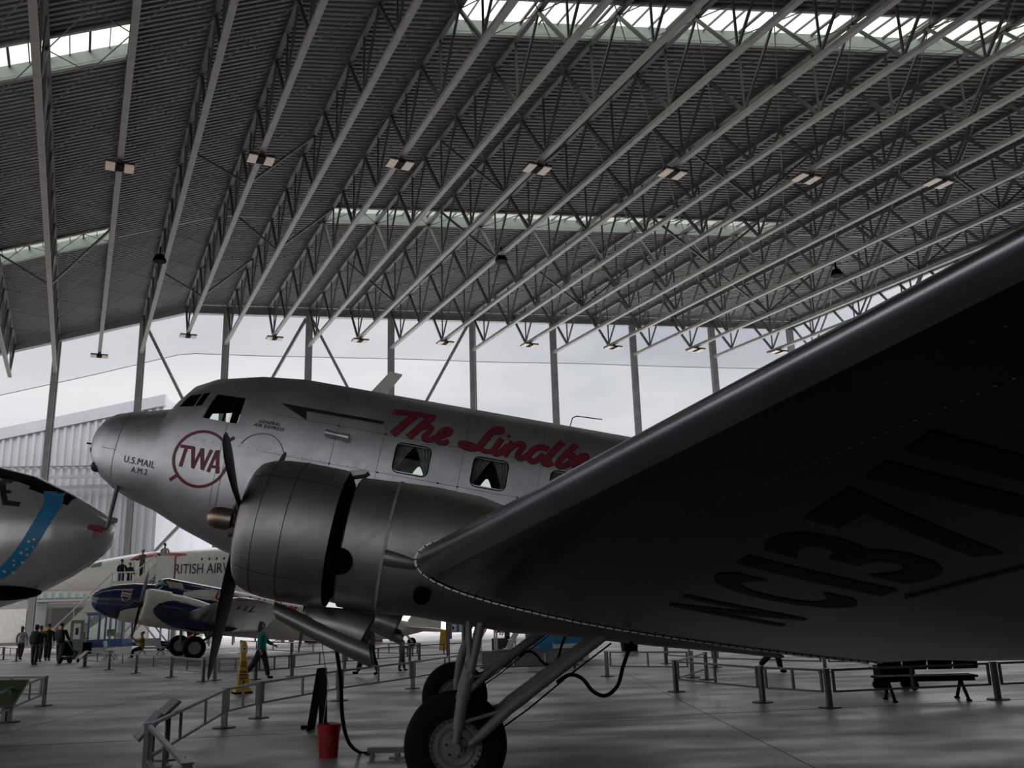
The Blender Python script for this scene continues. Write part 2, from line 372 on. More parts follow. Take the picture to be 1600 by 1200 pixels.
# lamps under the trusses
LAMPS = [(177, 301), (392, 260), (602, 265), (815, 272), (1022, 284), (1226, 292), (1427, 302)]
pl = thing('ceiling_light', 'x', 'ceiling light', (0, 0, 0), 0, 'hall ceiling lights')
MB().box((0, 0, .06), (1.3, .95, .08)).build('housing', 'dkgrey', pl)
MB().box((-.42, 0, -.005), (.42, .86, .06)).build('diffuser', 'lampface', pl); MB().box((.42, 0, -.005), (.42, .86, .06)).build('diffuser', 'lampface', pl)
MB().box((0, 0, -.01), (.34, .80, .05)).build('ballast_box', 'black', pl)
MB().box((-.0, 0, .16), (.10, .5, .14)).build('bracket', 'steel_dark', pl)
first = True
def put_lamp(P, lab):
    global first
    if first: o = pl; first = False
    else:
        o = pl.copy(); COL.objects.link(o)
        for c in kids(pl): d = c.copy(); COL.objects.link(d); d.parent = o
    o.location = P; o.rotation_euler = (0, 0, ang+pi/2); o['label'] = lab
for k in range(-9, 8, 2):
    u = -3.4+3.53*k
    for row, s_ in (('near', 36.0), ('far', 3.3)):
        if row == 'near' and k == -9: s_ = 38.5
        P = RP(u, s_, -DP-.33); q = k+12
        put_lamp(P, 'square lamp of the %s row, between the %s and %s end-wall posts' % ('middle' if row == 'near' else 'end-wall', ORD[q//2], ORD[q//2+1]))
for (px, py), lab in (((783, 397), 'black loudspeaker hanging from a truss above the aircraft lettering'), ((1306, 420), 'black loudspeaker hanging from a truss near the wing leading edge'), ((250, 397), 'black loudspeaker on a truss above the aircraft nose')):
    P = G(px, py, 24.2); t = thing('pendant_loudspeaker', lab, 'loudspeaker', P, 0, 'hanging loudspeakers')
    MB().lathe([(0, .12), (-.1, .28), (-.45, .42), (-.52, .40)], (0, 0, 0), (0, 0, 1), 16).build('horn', 'black', t, smooth=True)
    MB().tube((0, 0, 0), (0, 0, .5), .05, n=8).build('hanger', 'black', t)
# neighbouring corrugated building
bt = thing('corrugated_building', 'tall pale corrugated metal building with a sloping roofline outside the end posts', 'building', (-33.24, 84, 0))
mt = mat('corrugated_cladding', (.43, .43, .455), .6, 0, .4, .05)
mb = MB(); S = []; x = 0
while x > -60: S += [(x, 0), (x-.28, 0), (x-.38, .14), (x-.62, .14)]; x -= .72
tz = lambda x: 22.6+.185*x
P = []
for x, y in S: P += [(x, -y, 3.6), (x, -y, tz(x)-.9)]
mb.add(P, [(2*i, 2*i+2, 2*i+3, 2*i+1) for i in range(len(S)-1)])
mb.build('cladding', mt, bt, fix=False)
mb = MB(); mb.add([(0, 0, 0), (0, 30, 0), (0, 30, 22.5), (0, 0, 22.5)], [(0, 1, 2, 3)]); mb.build('side_wall', mt, bt)
MB().add([(0.2, -.25, tz(0)-1.0), (-60, -.25, tz(-60)-1.0), (-60, -.25, tz(-60)+.1), (.2, -.25, tz(0)+.1), (0.2, .3, tz(0)-1.0), (-60, .3, tz(-60)-1.0), (-60, .3, tz(-60)+.1), (.2, .3, tz(0)+.1)],
    [(0, 1, 2, 3), (4, 5, 6, 7), (3, 2, 6, 7), (0, 1, 5, 4), (0, 3, 7, 4)]).build('roof_fascia', mat('fascia_metal', (.42, .425, .46), .5, 0, .3, .04), bt)
for z in (14.9, 14.0): MB().bar((-60, -1.0 if z > 14.5 else -.6, z), (-.2, -1.0 if z > 14.5 else -.6, z), .16, .3).build('girt_rail', 'post', bt)
MB().bar((-60, -.2, 16.8), (-.2, -.2, 15.9), .06, .1).build('cladding_lap', 'steel_dark', bt)
for x in (-2.6, -2.2): MB().bar((x, -.3, 3.5), (x, -.3, 14), .10, .10).build('downpipe', 'white', bt)
MB().box((-30, .2, 1.8), (59.8, .3, 3.6)).build('lower_wall', mat('block_wall', (.46, .44, .41), .7, 0, .3, .06), bt)
sh = MB().box((-7.3, -.05, 1.55), (3.1, .14, 3.1)).build('roller_shutter', mat('shutter_grey', (.16, .15, .15), .5), bt)
mb = MB()
for i in range(16): mb.box((-7.3, -.14, .15+i*.19), (3.05, .05, .06))
mb.build('shutter_slats', 'steel_dark', sh)
MB().box((-10.0, -.2, 1.8), (1.6, .4, 3.6)).build('pilaster', 'curb', bt)
MB().box((-4.0, -.12, 1.7), (3.0, .1, 2.9)).build('white_banner', 'white', bt)
MB().box((-12.6, -.10, 1.7), (3.0, .1, 2.9)).build('pale_banner', 'cream', bt)
V, Fs, w_ = textmesh('Signature M', .34, .0, .25)
MB().add([(-5.3+a*2.2/w_, -.18, 2.55+b*1.1) for a, b in V], Fs).build('banner_writing', 'ink', bt, fix=False)
# glass canopy on brackets
mb = MB(); mb.box((-7.2, -1.6, 3.95), (7.2, 3.0, .05)); mb.build('canopy_glass', mat('canopy_green_glass', (.30, .42, .34), .3), bt)
mb = MB()
for i in range(9): mb.box((-10.6+i*.85, -1.6, 3.8), (.08, 3.0, .28))
mb.box((-7.2, -3.1, 3.75), (7.2, .1, .2)); mb.build('canopy_frame', 'curb', bt)

# unseen walls behind and right of the camera, added to cut light
wm = mat('dark_blocker_wall', (.16, .155, .15), .8, 0, .3, .08)
mb = MB(); mb.box((34, -38, 14), (60, .3, 28)); struct(mb.build('wall_blocker_back', wm))
mb = MB(); mb.box((50, 11, 14), (.3, 98, 28)); struct(mb.build('wall_blocker_right', wm))
# ---------------- the silver twin-engined airliner ----------------
PSI, AL = radians(4), radians(11.41)
fw = Vector((-cos(PSI), -sin(PSI), 0)); LV = Vector((sin(PSI), -cos(PSI), 0)); ZV = Vector((0, 0, 1))
BX = fw*cos(AL)+ZV*sin(AL); BZ = -fw*sin(AL)+ZV*cos(AL); OO = Vector((-.887, 12.76, 0))
MW = Matrix(((BX.x, LV.x, BZ.x, OO.x), (BX.y, LV.y, BZ.y, OO.y), (BX.z, LV.z, BZ.z, OO.z), (0, 0, 0, 1)))
AP = thing('vintage_airliner', 'silver twin-engined propeller airliner with a lettered red ring and red script on its side', 'aircraft', matrix=MW)
HX = [-13.2, -12.6, -11, -9, -7, -5, -3.0, 3.0, 3.6, 4.2, 4.45, 4.6, 4.68, 5.0, 5.25, 5.45, 5.58, 5.67, 5.72]
HW = [.06, .16, .38, .60, .76, .88, .93, .93, .90, .82, .76, .72, .70, .62, .53, .44, .34, .21, .03]
HT = [3.95, 4.05, 4.22, 4.40, 4.52, 4.60, 4.66, 4.63, 4.56, 4.41, 4.27, 4.05, 3.89, 3.80, 3.745, 3.68, 3.58, 3.46, 3.27]
HB = [3.80, 3.60, 3.20, 2.80, 2.42, 2.12, 1.95, 1.97, 2.08, 2.27, 2.37, 2.43, 2.46, 2.54, 2.64, 2.76, 2.88, 3.0, 3.17]
def hull(x): return interp(x, HX, HW), interp(x, HX, HT), interp(x, HX, HB)
def hy(x, z, off=.006):
    w, t, b = hull(x); zc = (t+b)/2; h = (t-b)/2; q = min(.985, abs((z-zc)/h)); return w*(1-q**2.3)**(1/2.3)+off
def hs(x, z, off=.006): return (x, hy(x, z, off), z)
def hull_mesh():
    xs = []
    for a, b in zip(HX[:-1], HX[1:]):
        n = max(1, int((b-a)/.35)); xs += [a+(b-a)*i/n for i in range(n)]
    xs.append(HX[-1]); N = 56; V = []; F = []; MI = []
    for sh, off in ((0, 0), (1, .035)):
        R = []
        for x in xs:
            w, t, b = hull(x)
            if sh:
                if x < -11.5 or x > 5.5: continue
                w -= off; t -= off; b += off
            R.append([(x, y, z) for y, z in sell(w, t, b, N)])
        o = len(V); V += [p for r in R for p in r]; Fs = []
        for i in range(len(R)-1):
            for j in range(N): Fs.append((o+i*N+j, o+i*N+(j+1) % N, o+(i+1)*N+(j+1) % N, o+(i+1)*N+j))
        Fs += [tuple(o+q for q in range(N-1, -1, -1)), tuple(o+(len(R)-1)*N+q for q in range(N))]
        if sh: Fs = [tuple(reversed(f)) for f in Fs]
        F += Fs; MI += [sh]*len(Fs)
    me = bpy.data.meshes.new('fuselage'); me.from_pydata(V, [], F); me.materials.append(M['skin']); me.materials.append(M['inside'])
    for p, q in zip(me.polygons, MI): p.material_index = q
    ob = bpy.data.objects.new('fuselage', me); COL.objects.link(ob)
    # openings
    def rr(x0, x1, z0, z1, r=.055):
        P = []
        for cx, cz, a0 in ((x1-r, z1-r, 0), (x0+r, z1-r, 90), (x0+r, z0+r, 180), (x1-r, z0+r, 270)):
            for a in (0, 30, 60, 90): P.append((cx+r*cos(radians(a0+a)), cz+r*sin(radians(a0+a))))
        return P
    cut = MB()
    for x0, x1 in WINS: cut.prism([(x, 0, z) for x, z in rr(x0, x1, 3.465, 3.83)], (0, -1.2, 0), (0, 1.2, 0))
    cut.prism([(x, 0, z) for x, z in COCK], (0, -1.2, 0), (0, 1.2, 0))
    for pn in PANES: cut.prism([(x, 0, z) for x, z in pn], (0, -1.2, 0), (0, -.05, 0)); cut.prism([(x, 0, z) for x, z in pn], (0, .05, 0), (0, 1.2, 0))
    co = cut.build('window_cutter', 'inside')
    md = ob.modifiers.new('b', 'BOOLEAN'); md.object = co; md.operation = 'DIFFERENCE'; md.solver = 'EXACT'
    dg = bpy.context.evaluated_depsgraph_get(); m2 = bpy.data.meshes.new_from_object(ob.evaluated_get(dg), preserve_all_data_layers=True, depsgraph=dg)
    ob.modifiers.clear(); ob.data = m2; bpy.data.objects.remove(co); m2.name = 'fuselage'
    smooth_me(m2, 30); ob.parent = AP; return ob
WINS = [(1.045, 1.503), (.005, .463), (-1.035, -.577), (-2.075, -1.617), (-3.115, -2.657)]
COCK = [(4.115, 3.712), (4.038, 4.095), (3.624, 4.095), (3.616, 3.70)]
PANES = [[(4.50, 3.835), (4.41, 4.02), (4.25, 4.066), (4.289, 3.863)], [(4.268, 3.868), (4.228, 4.075), (4.137, 4.10), (4.178, 3.895)]]
FU = hull_mesh()
# --- glass, curtains
def pane(poly, s, off=-.012, name='window_pane', mt='glass'):
    m = MB(); m.add([(x, s*hy(x, z, off), z) for x, z in poly], [tuple(range(len(poly)))]); return m.build(name, mt, AP, fix=False)
for s in (1, -1):
    for x0, x1 in WINS: pane([(x0, 3.465), (x1, 3.465), (x1, 3.65), (x1, 3.83), (x0, 3.83), (x0, 3.65)], s)
    for pl_ in PANES: pane(pl_, s)
    pane([(COCK[0][0], COCK[0][1]), COCK[1], ((COCK[0][0]+COCK[3][0])/2, 4.095), COCK[2], COCK[3]], s)
    for x0, x1 in WINS:
        for e in (0, 1):       # tied-back curtain, gathered folds
            m = MB(); R = []
            for i in range(9):
                t = i/8; z = 3.845-.37*t; row = []
                inner = .52-.44*t**.8 if t < .85 else .12
                for j in range(15):
                    q = j/14*inner*(x1-x0)*.98; x = (x1-q) if e == 0 else (x0+q)
                    row.append((x, s*(hy(x, z, -.07)+.010*sin(j*1.9+t*2)), z))
                R.append(row)
            m.loft(R, cap=False, closed=False); m.build('curtain', 'curtain' if s > 0 else 'curtain_shaded', AP, smooth=60, fix=False)
# window rims
for s in (1, -1):
    for x0, x1 in WINS:
        m = MB(); r = .07; P = []
        for cx, cz, a0 in ((x1-r, 3.845-r, 0), (x0+r, 3.845-r, 90), (x0+r, 3.45+r, 180), (x1-r, 3.45+r, 270)):
            for a in (0, 30, 60, 90): P.append((cx+(r+.006)*cos(radians(a0+a)), cz+(r+.006)*sin(radians(a0+a))))
        P.append(P[0]); ribbon(m, P, .014, lambda x, z: (x, s*hy(x, z, .006), z)); m.build('window_seal', 'black', AP, fix=False)
m = MB(); ribbon(m, COCK+[COCK[0]], .02, lambda x, z: hs(x, z, .006)); m.build('cockpit_window_frame', 'skin', AP, fix=False)
# --- painted marks on the near side (children of the fuselage)
def mark(name, mt, strokes=(), polys=(), text=None, off=.007):
    m = MB()
    for pts, w, *o in strokes:
        ribbon(m, spline(pts, 7) if len(pts) > 2 and not o else pts, w, lambda a, b: hs(a, b, off))
    for p in polys: m.add([hs(a, b, .007) for a, b in p], [tuple(range(len(p)))])
    if text:
        V, Fs, w = text[0]; x0, z0, dx, dz, wid, hs_ = text[1]
        m.add([hs(x0-a/w*wid, z0+b*hs_+a/w*wid*dz, .007) for a, b in V], Fs)
    o = m.build(name, mt, FU, fix=False); return o
SCRIPT = {'T1':([(1.671,4.283),(1.489,4.299),(1.293,4.31),(1.089,4.309)],.058),'T2':([(1.361,4.30),(1.44,4.182),(1.528,4.041),(1.599,3.942)],.095),
'h1':([(1.121,4.305),(1.212,4.192),(1.303,4.057),(1.383,3.942)],.085),'h2':([(1.323,3.998),(1.257,4.095),(1.181,4.148),(1.113,4.137),(1.13,4.06),(1.177,3.996),(1.147,3.955),(1.079,3.968),(1.025,4.026)],.062),
'e1':([(1.027,4.002),(.932,4.052),(.86,4.107),(.861,4.157),(.93,4.15),(.991,4.072),(1.012,3.996),(.967,3.951),(.903,3.956),(.845,3.995)],.058),
'L1':([(.266,4.255),(.18,4.268),(.169,4.317),(.241,4.312),(.325,4.232),(.377,4.122),(.424,4.01),(.489,3.943),(.585,3.939),(.672,3.961),(.682,3.994),(.609,4.009),(.474,3.984),(.359,3.945),(.273,3.953),(.208,4.021)],.052),
'L2':([(.20,4.30),(.30,4.24),(.365,4.12),(.42,4.0)],.085),
'i1':([(.148,4.169),(.202,4.053),(.233,3.97),(.184,3.937),(.12,3.987),(.054,4.083)],.07),'n1':([(-.008,4.151),(.029,4.064),(.088,3.923)],.08),
'n2':([(.06,3.975),(-.021,4.09),(-.101,4.145),(-.152,4.124),(-.117,4.033),(-.094,3.963),(-.143,3.931),(-.208,3.976),(-.258,4.037)],.065),
'd1':([(-.49,4.125),(-.42,4.150),(-.324,4.117),(-.258,4.037),(-.248,3.953),(-.307,3.919),(-.377,3.962),(-.442,4.05)],.068),'d2':([(-.682,4.287),(-.584,4.15),(-.511,4.028),(-.456,3.947),(-.502,3.922),(-.573,3.963)],.078),
'b1':([(-.871,4.283),(-.76,4.148),(-.675,4.024),(-.64,3.948),(-.687,3.92),(-.769,3.961),(-.827,4.03),(-.842,4.093),(-.796,4.115),(-.746,4.074)],.068),
'e2':([(-.853,3.989),(-.957,4.044),(-1.023,4.104),(-1.007,4.142),(-.939,4.119),(-.87,4.039),(-.862,3.967),(-.91,3.94),(-1.0,3.96),(-1.06,4.03)],.062)}
sc_ = list(SCRIPT.values()); dot = [(.063+.03*cos(a*pi/8), 4.221+.03*sin(a*pi/8)) for a in range(16)]
mark('script_outline', 'ink', [(p_, w_+.016) for p_, w_ in sc_], off=.0045)
mark('script_lettering', 'red', sc_, [dot], off=.009)
circ = [(3.983+.367*cos(a*pi/32), 3.178+.362*sin(a*pi/32)) for a in range(65)]
mark('ring_emblem', 'red', [(circ, .036, 1), ([(4.343, 2.844), (4.235, 2.93)], .045, 1), ([(3.70, 3.44), (3.609, 3.523)], .045, 1)])
mark('emblem_letters', 'red', [([(4.293, 3.300), (4.105, 3.300)], .045, 1), ([(4.205, 3.31), (4.228, 3.035)], .050, 1),
    ([(4.118, 3.308), (4.058, 3.05)], .050, 1), ([(4.06, 3.035), (3.992, 3.312)], .044, 1), ([(3.995, 3.312), (3.927, 3.045)], .050, 1), ([(3.930, 3.035), (3.866, 3.312)], .044, 1),
    ([(3.845, 3.022), (3.790, 3.315)], .046, 1), ([(3.785, 3.322), (3.712, 3.022)], .050, 1), ([(3.81, 3.10), (3.73, 3.10)], .04, 1)])
ARW = [(3.147, 4.107), (2.811, 4.101), (1.737, 4.112), (1.764, 4.063), (2.808, 4.059), (2.751, 3.928)]
m_ = MB()
patch(m_, [(3.147, 4.107), (2.80, 4.103), (2.751, 3.928), (2.95, 4.015)], lambda a, b: hs(a, b, .008), 8)
ribbon(m_, [(2.85-i*.055, 4.082+.006*i/20) for i in range(21)], .045, lambda a, b: hs(a, b, .007)); m_.build('black_arrow', 'ink', FU, fix=False)
mark('mail_lettering', 'ink', text=(textmesh('U.S.MAIL', 1, 0, 0, 1, 1.1), (5.034, 2.985, 0, -.055, .45, .125)))
mark('route_lettering', 'ink', text=(textmesh('A.M.2', 1, 0, 0, 1, 1.1), (4.905, 2.866, 0, -.03, .235, .105)))
mark('express_lettering', 'ink', text=(textmesh('GENERAL', 1, .012, .2, 1, 1.1), (3.352, 3.778, 0, .0, .29, .062)))
mark('air_express_lettering', 'ink', text=(textmesh('AIR EXPRESS', 1, .012, .2, 1, 1.1), (3.412, 3.722, 0, -.01, .415, .062)))
# --- seams, rivet lines on the near flank
sm = MB()
def seamline(p, w=.006, o=.0045): ribbon(sm, p, w, lambda a, b: hs(a, b, o))
seamline([(5.20+.012*i/10, 3.66-.07*i) for i in range(14)]); seamline([(5.62, 3.15), (5.4, 3.14), (5.19, 3.128)])
for x in (2.32, .62, -.42, 1.7, 3.75): seamline([(x, 4.5-.1*i) for i in range(20)], .004)
for z in (3.40, 3.93, 3.05): seamline([(3.2-.2*i, z) for i in range(30)], .004)
seamline(spline([(3.502, 3.456), (3.431, 3.56), (3.289, 3.631), (3.128, 3.632), (2.998, 3.545), (2.922, 3.414), (2.91, 3.327)], 8), .010); seamline([(3.66, 3.5-.1*i) for i in range(10)], .005)
sm.build('panel_seams', 'dkgrey', FU, fix=False)
def dome(mb, p, nrm, r, h=.5):
    p = Vector(p); nv = Vector(nrm).normalized(); a = nv.orthogonal().normalized(); b = nv.cross(a)
    P = [p+(a*cos(i*pi/3)+b*sin(i*pi/3))*r for i in range(6)]+[p+nv*r*h]; mb.add(P, [(i, (i+1) % 6, 6) for i in range(6)])
bd = MB()
for x in (2.32, 1.68, .88, .62, -.18, -.42): 
    for z in (3.40, 3.93): dome(bd, hs(x, z, .002), (0, 1, .1), .014)
for i in range(26):
    x = 4.6-.12*i
    for z in (3.42,): dome(bd, hs(x, z, .001), (0, 1, .1), .006)
o = bd.build('fasteners', 'bolt', FU, fix=False); o['kind'] = 'stuff'
m = MB().tube((2.45, .965, 3.79), (2.29, .975, 3.782), .046, .034, 14).tube((2.29, .975, 3.782), (2.13, .985, 3.775), .034, .052, 14); m.build('vent_tube', 'skin', AP, smooth=True)
m = MB().prism([(2.11, 0, 4.64), (1.90, 0, 4.64), (1.72, 0, 4.98), (1.90, 0, 4.99)], (0, -.03, 0), (0, .03, 0)); m.build('antenna_mast', 'cream', AP)
m = MB().path([(-.80, 0, 4.62), (-.82, 0, 4.80), (-.87, 0, 4.84), (-1.25, 0, 4.86)], .008, 6); m.build('antenna_rod', 'black', AP)
# nose details
for y, z in ((.16, 3.12), (.20, 2.90)):
    x = 5.57 if z > 3 else 5.48
    MB().lathe([(0, .08), (.05, .08), (.09, .06), (.11, .02)], (x, y, z), (1, .25, -.1), 16).build('nose_lamp', 'dkgrey', AP, smooth=True)
MB().tube((5.70, .05, 3.20), (5.80, .05, 3.20), .012).build('nose_peg', 'black', AP)
m = MB(); m.tube((5.12, .34, 2.68), (5.10, .34, 2.12), .030, .026, 12); m.path([(5.10, .34, 2.13), (5.14, .34, 2.09), (5.24, .34, 2.08)], .03, 10); pm = m.build('pitot_mast', 'strut', AP, smooth=True)
m = MB(); m.tube((5.13, .34, 2.085), (5.34, .34, 2.085), .045, .035, 10); m.prism([(5.2, 0, 2.06), (5.27, 0, 2.06), (5.25, 0, 1.95), (5.20, 0, 1.96)], (0, .32, 0), (0, .34, 0)); m.build('red_pitot_cover', 'red', pm)

# --- wings
def af(c, t, x):   # chord fraction -> camber, half thickness
    yt = 5*t*(.2969*sqrt(x)-.126*x-.3516*x*x+.2843*x**3-.1015*x**4); yc = .02*(1-((x-.3)/.7)**2) if x > .3 else .02*(1-((.3-x)/.3)**2)
    return yc*c, yt*c
def wsec(xl, zl, c, t, inc, y, n=22, x0=0, x1=1.):
    R = []
    xs = [x0+(x1-x0)*(.5*(1-cos(pi*i/n))) for i in range(n+1)]
    up = []; lo = []
    for x in xs:
        yc, yt = af(c, t, x); up.append((x*c, yc+yt)); lo.append((x*c, yc-yt))
    ci, si = cos(inc), sin(inc)
    for a, b in up[::-1]+lo[1:]: R.append((xl-a*ci+b*si*0, y, zl-a*si+b*ci))
    return R
INC = radians(2.45)
def inc(y): return radians(2.45+.8*min(3, max(0, abs(y)-4.4)))
def wparam(y):
    ya = abs(y)
    if ya <= 4.4: return .79, 2.235, 4.30, .150
    q = (ya-4.4); xl = .79-.262*q; te = -3.51+.012*q; t = .15-.055*q/8.5
    c = xl-te
    if ya > 11.6:
        e = min(.999, (ya-11.6)/1.36); k = sqrt(1-e*e*.96); mid = te+c*.45; xl2 = mid+(xl-mid)*k; te2 = mid-(mid-te)*k; c = xl2-te2; xl = xl2
    return xl, 2.235+.120*q, c, t
def lowz(x, y):
    xl, zl, c, t = wparam(y); ic = inc(y); f = min(.995, max(.002, (xl-x)/(c*cos(ic)))); yc, yt = af(c, t, f); return zl-f*c*sin(ic)+(yc-yt)*cos(ic)
ys = [-4.4, 4.4]
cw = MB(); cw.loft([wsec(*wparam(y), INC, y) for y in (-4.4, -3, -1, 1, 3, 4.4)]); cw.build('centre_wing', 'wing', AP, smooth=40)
for s in (1, -1):
    Y = [4.4+.6*i for i in range(12)]+[11.6, 11.9, 12.2, 12.45, 12.65, 12.8, 12.9, 12.95]
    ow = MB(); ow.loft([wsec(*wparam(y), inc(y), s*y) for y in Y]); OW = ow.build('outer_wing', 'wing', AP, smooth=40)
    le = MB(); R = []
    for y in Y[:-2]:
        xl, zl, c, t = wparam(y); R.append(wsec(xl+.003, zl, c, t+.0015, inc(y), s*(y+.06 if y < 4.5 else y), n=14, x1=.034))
    le.loft(R); le.build('leading_edge_highlight', 'edge', AP, smooth=50)  # strip added over the wing nose to carry the bright streak
    # bolted attachment flange round the joint
    fl = MB(); R = []
    for y, o in ((4.36, 0), (4.36, .022), (4.45, .022), (4.45, 0)):
        xl, zl, c, t = wparam(4.4); S = wsec(xl+o, zl, c+2*o, t+o*.45/4.3*2, INC, s*y); R.append(S)
    fl.loft(R, cap=False); FL = fl.build('joint_flange', 'skin', AP, smooth=40)
    bo = MB(); S = wsec(.801, 2.235, 4.322, .1525, INC, 0, n=60); acc = 0
    for a, b in zip(S[:-1], S[1:]):
        d = (Vector(b)-Vector(a)); Ln = d.length; nv = Vector((d.z, 0, -d.x)).normalized()*(-1)
        acc2 = acc
        while acc2 < Ln:
            p = Vector(a)+d*(acc2/Ln); bo.tube((p.x, s*4.445, p.z), (p.x, s*4.462, p.z), .0085, n=6); acc2 += .075
        acc = acc2-Ln
    o = bo.build('flange_bolts', 'bolt', FL); o['kind'] = 'stuff'
    if s == 1:
        rv = MB()
        for fr, sp, r in ((.078, .12, .0055), (.16, .07, .008), (.25, .07, .0055), (.40, .12, .004), (.565, .10, .0045), (.20, .3, .004)):
            y = 4.7
            while y < 11.5:
                xl, zl, c, t = wparam(y); x = xl-fr*c; dome(rv, (x, y, lowz(x, y)-.0005), (0, 0, -1), r, .6); y += sp
        for y in (6.2, 7.7, 9.2, 10.6):
            xl, zl, c, t = wparam(y); x = xl-.06*c
            while x > xl-.85*c: dome(rv, (x, y, lowz(x, y)-.0005), (0, 0, -1), .0055, .6); dome(rv, (x, y+.06, lowz(x, y+.06)-.0005), (0, 0, -1), .0055, .6); x -= .09
        o = rv.build('wing_rivets', 'rivet_dim', OW, fix=False); o['kind'] = 'stuff'
        # registration under the wing
        V = []; 
        for ch, yc in (('N', 6.3), ('C', 7.18), ('1', 7.72), ('3', 8.22), ('7', 8.85), ('1', 9.34), ('1', 9.67)):
            tm, Fs, w = textmesh(ch, 1.0, .03); mm = MB(); wid = .20 if ch == '1' else .50
            mm.add([(-1.98+b*1.15, yc+(a/w-.5)*wid, lowz(-1.98+b*1.15, yc+(a/w-.5)*wid)-.005) for a, b in tm], Fs); mm.build('registration_letter', 'red_dark', OW, fix=False)
        # ribbed flap along the trailing edge, lightened for light bounced off the floor
    al_ = MB(); R = []
    for y in (7.7, 8.2, 8.7, 9.2, 9.7, 10.2, 10.8):
        xl, zl, c, t = wparam(y); R.append([(xl-f_*c, s*y, lowz(xl-f_*c, y)-.014) for f_ in (.60, .7, .8, .9, .995)]+[(xl-f_*c, s*y, lowz(xl-f_*c, y)+.004) for f_ in (.995, .9, .8, .7, .60)])
    al_.loft(R); al_.build('aileron', 'wing', AP)
fb = MB()
for i in range(46):
    y = -4.3+i*.19
    fb.bar((-2.35, y, lowz(-2.35, y)-.012), (-3.42, y, lowz(-3.42, y)-.012), .03, .014)
for x in (-2.35, -2.9, -3.42): fb.bar((x, -4.35, lowz(x, 0)-.012), (x, 4.35, lowz(x, 0)-.012), .06, .016)
fb.build('flap', 'skin', AP)  # brighter fuselage metal makes the flap ribs look lit from the floor
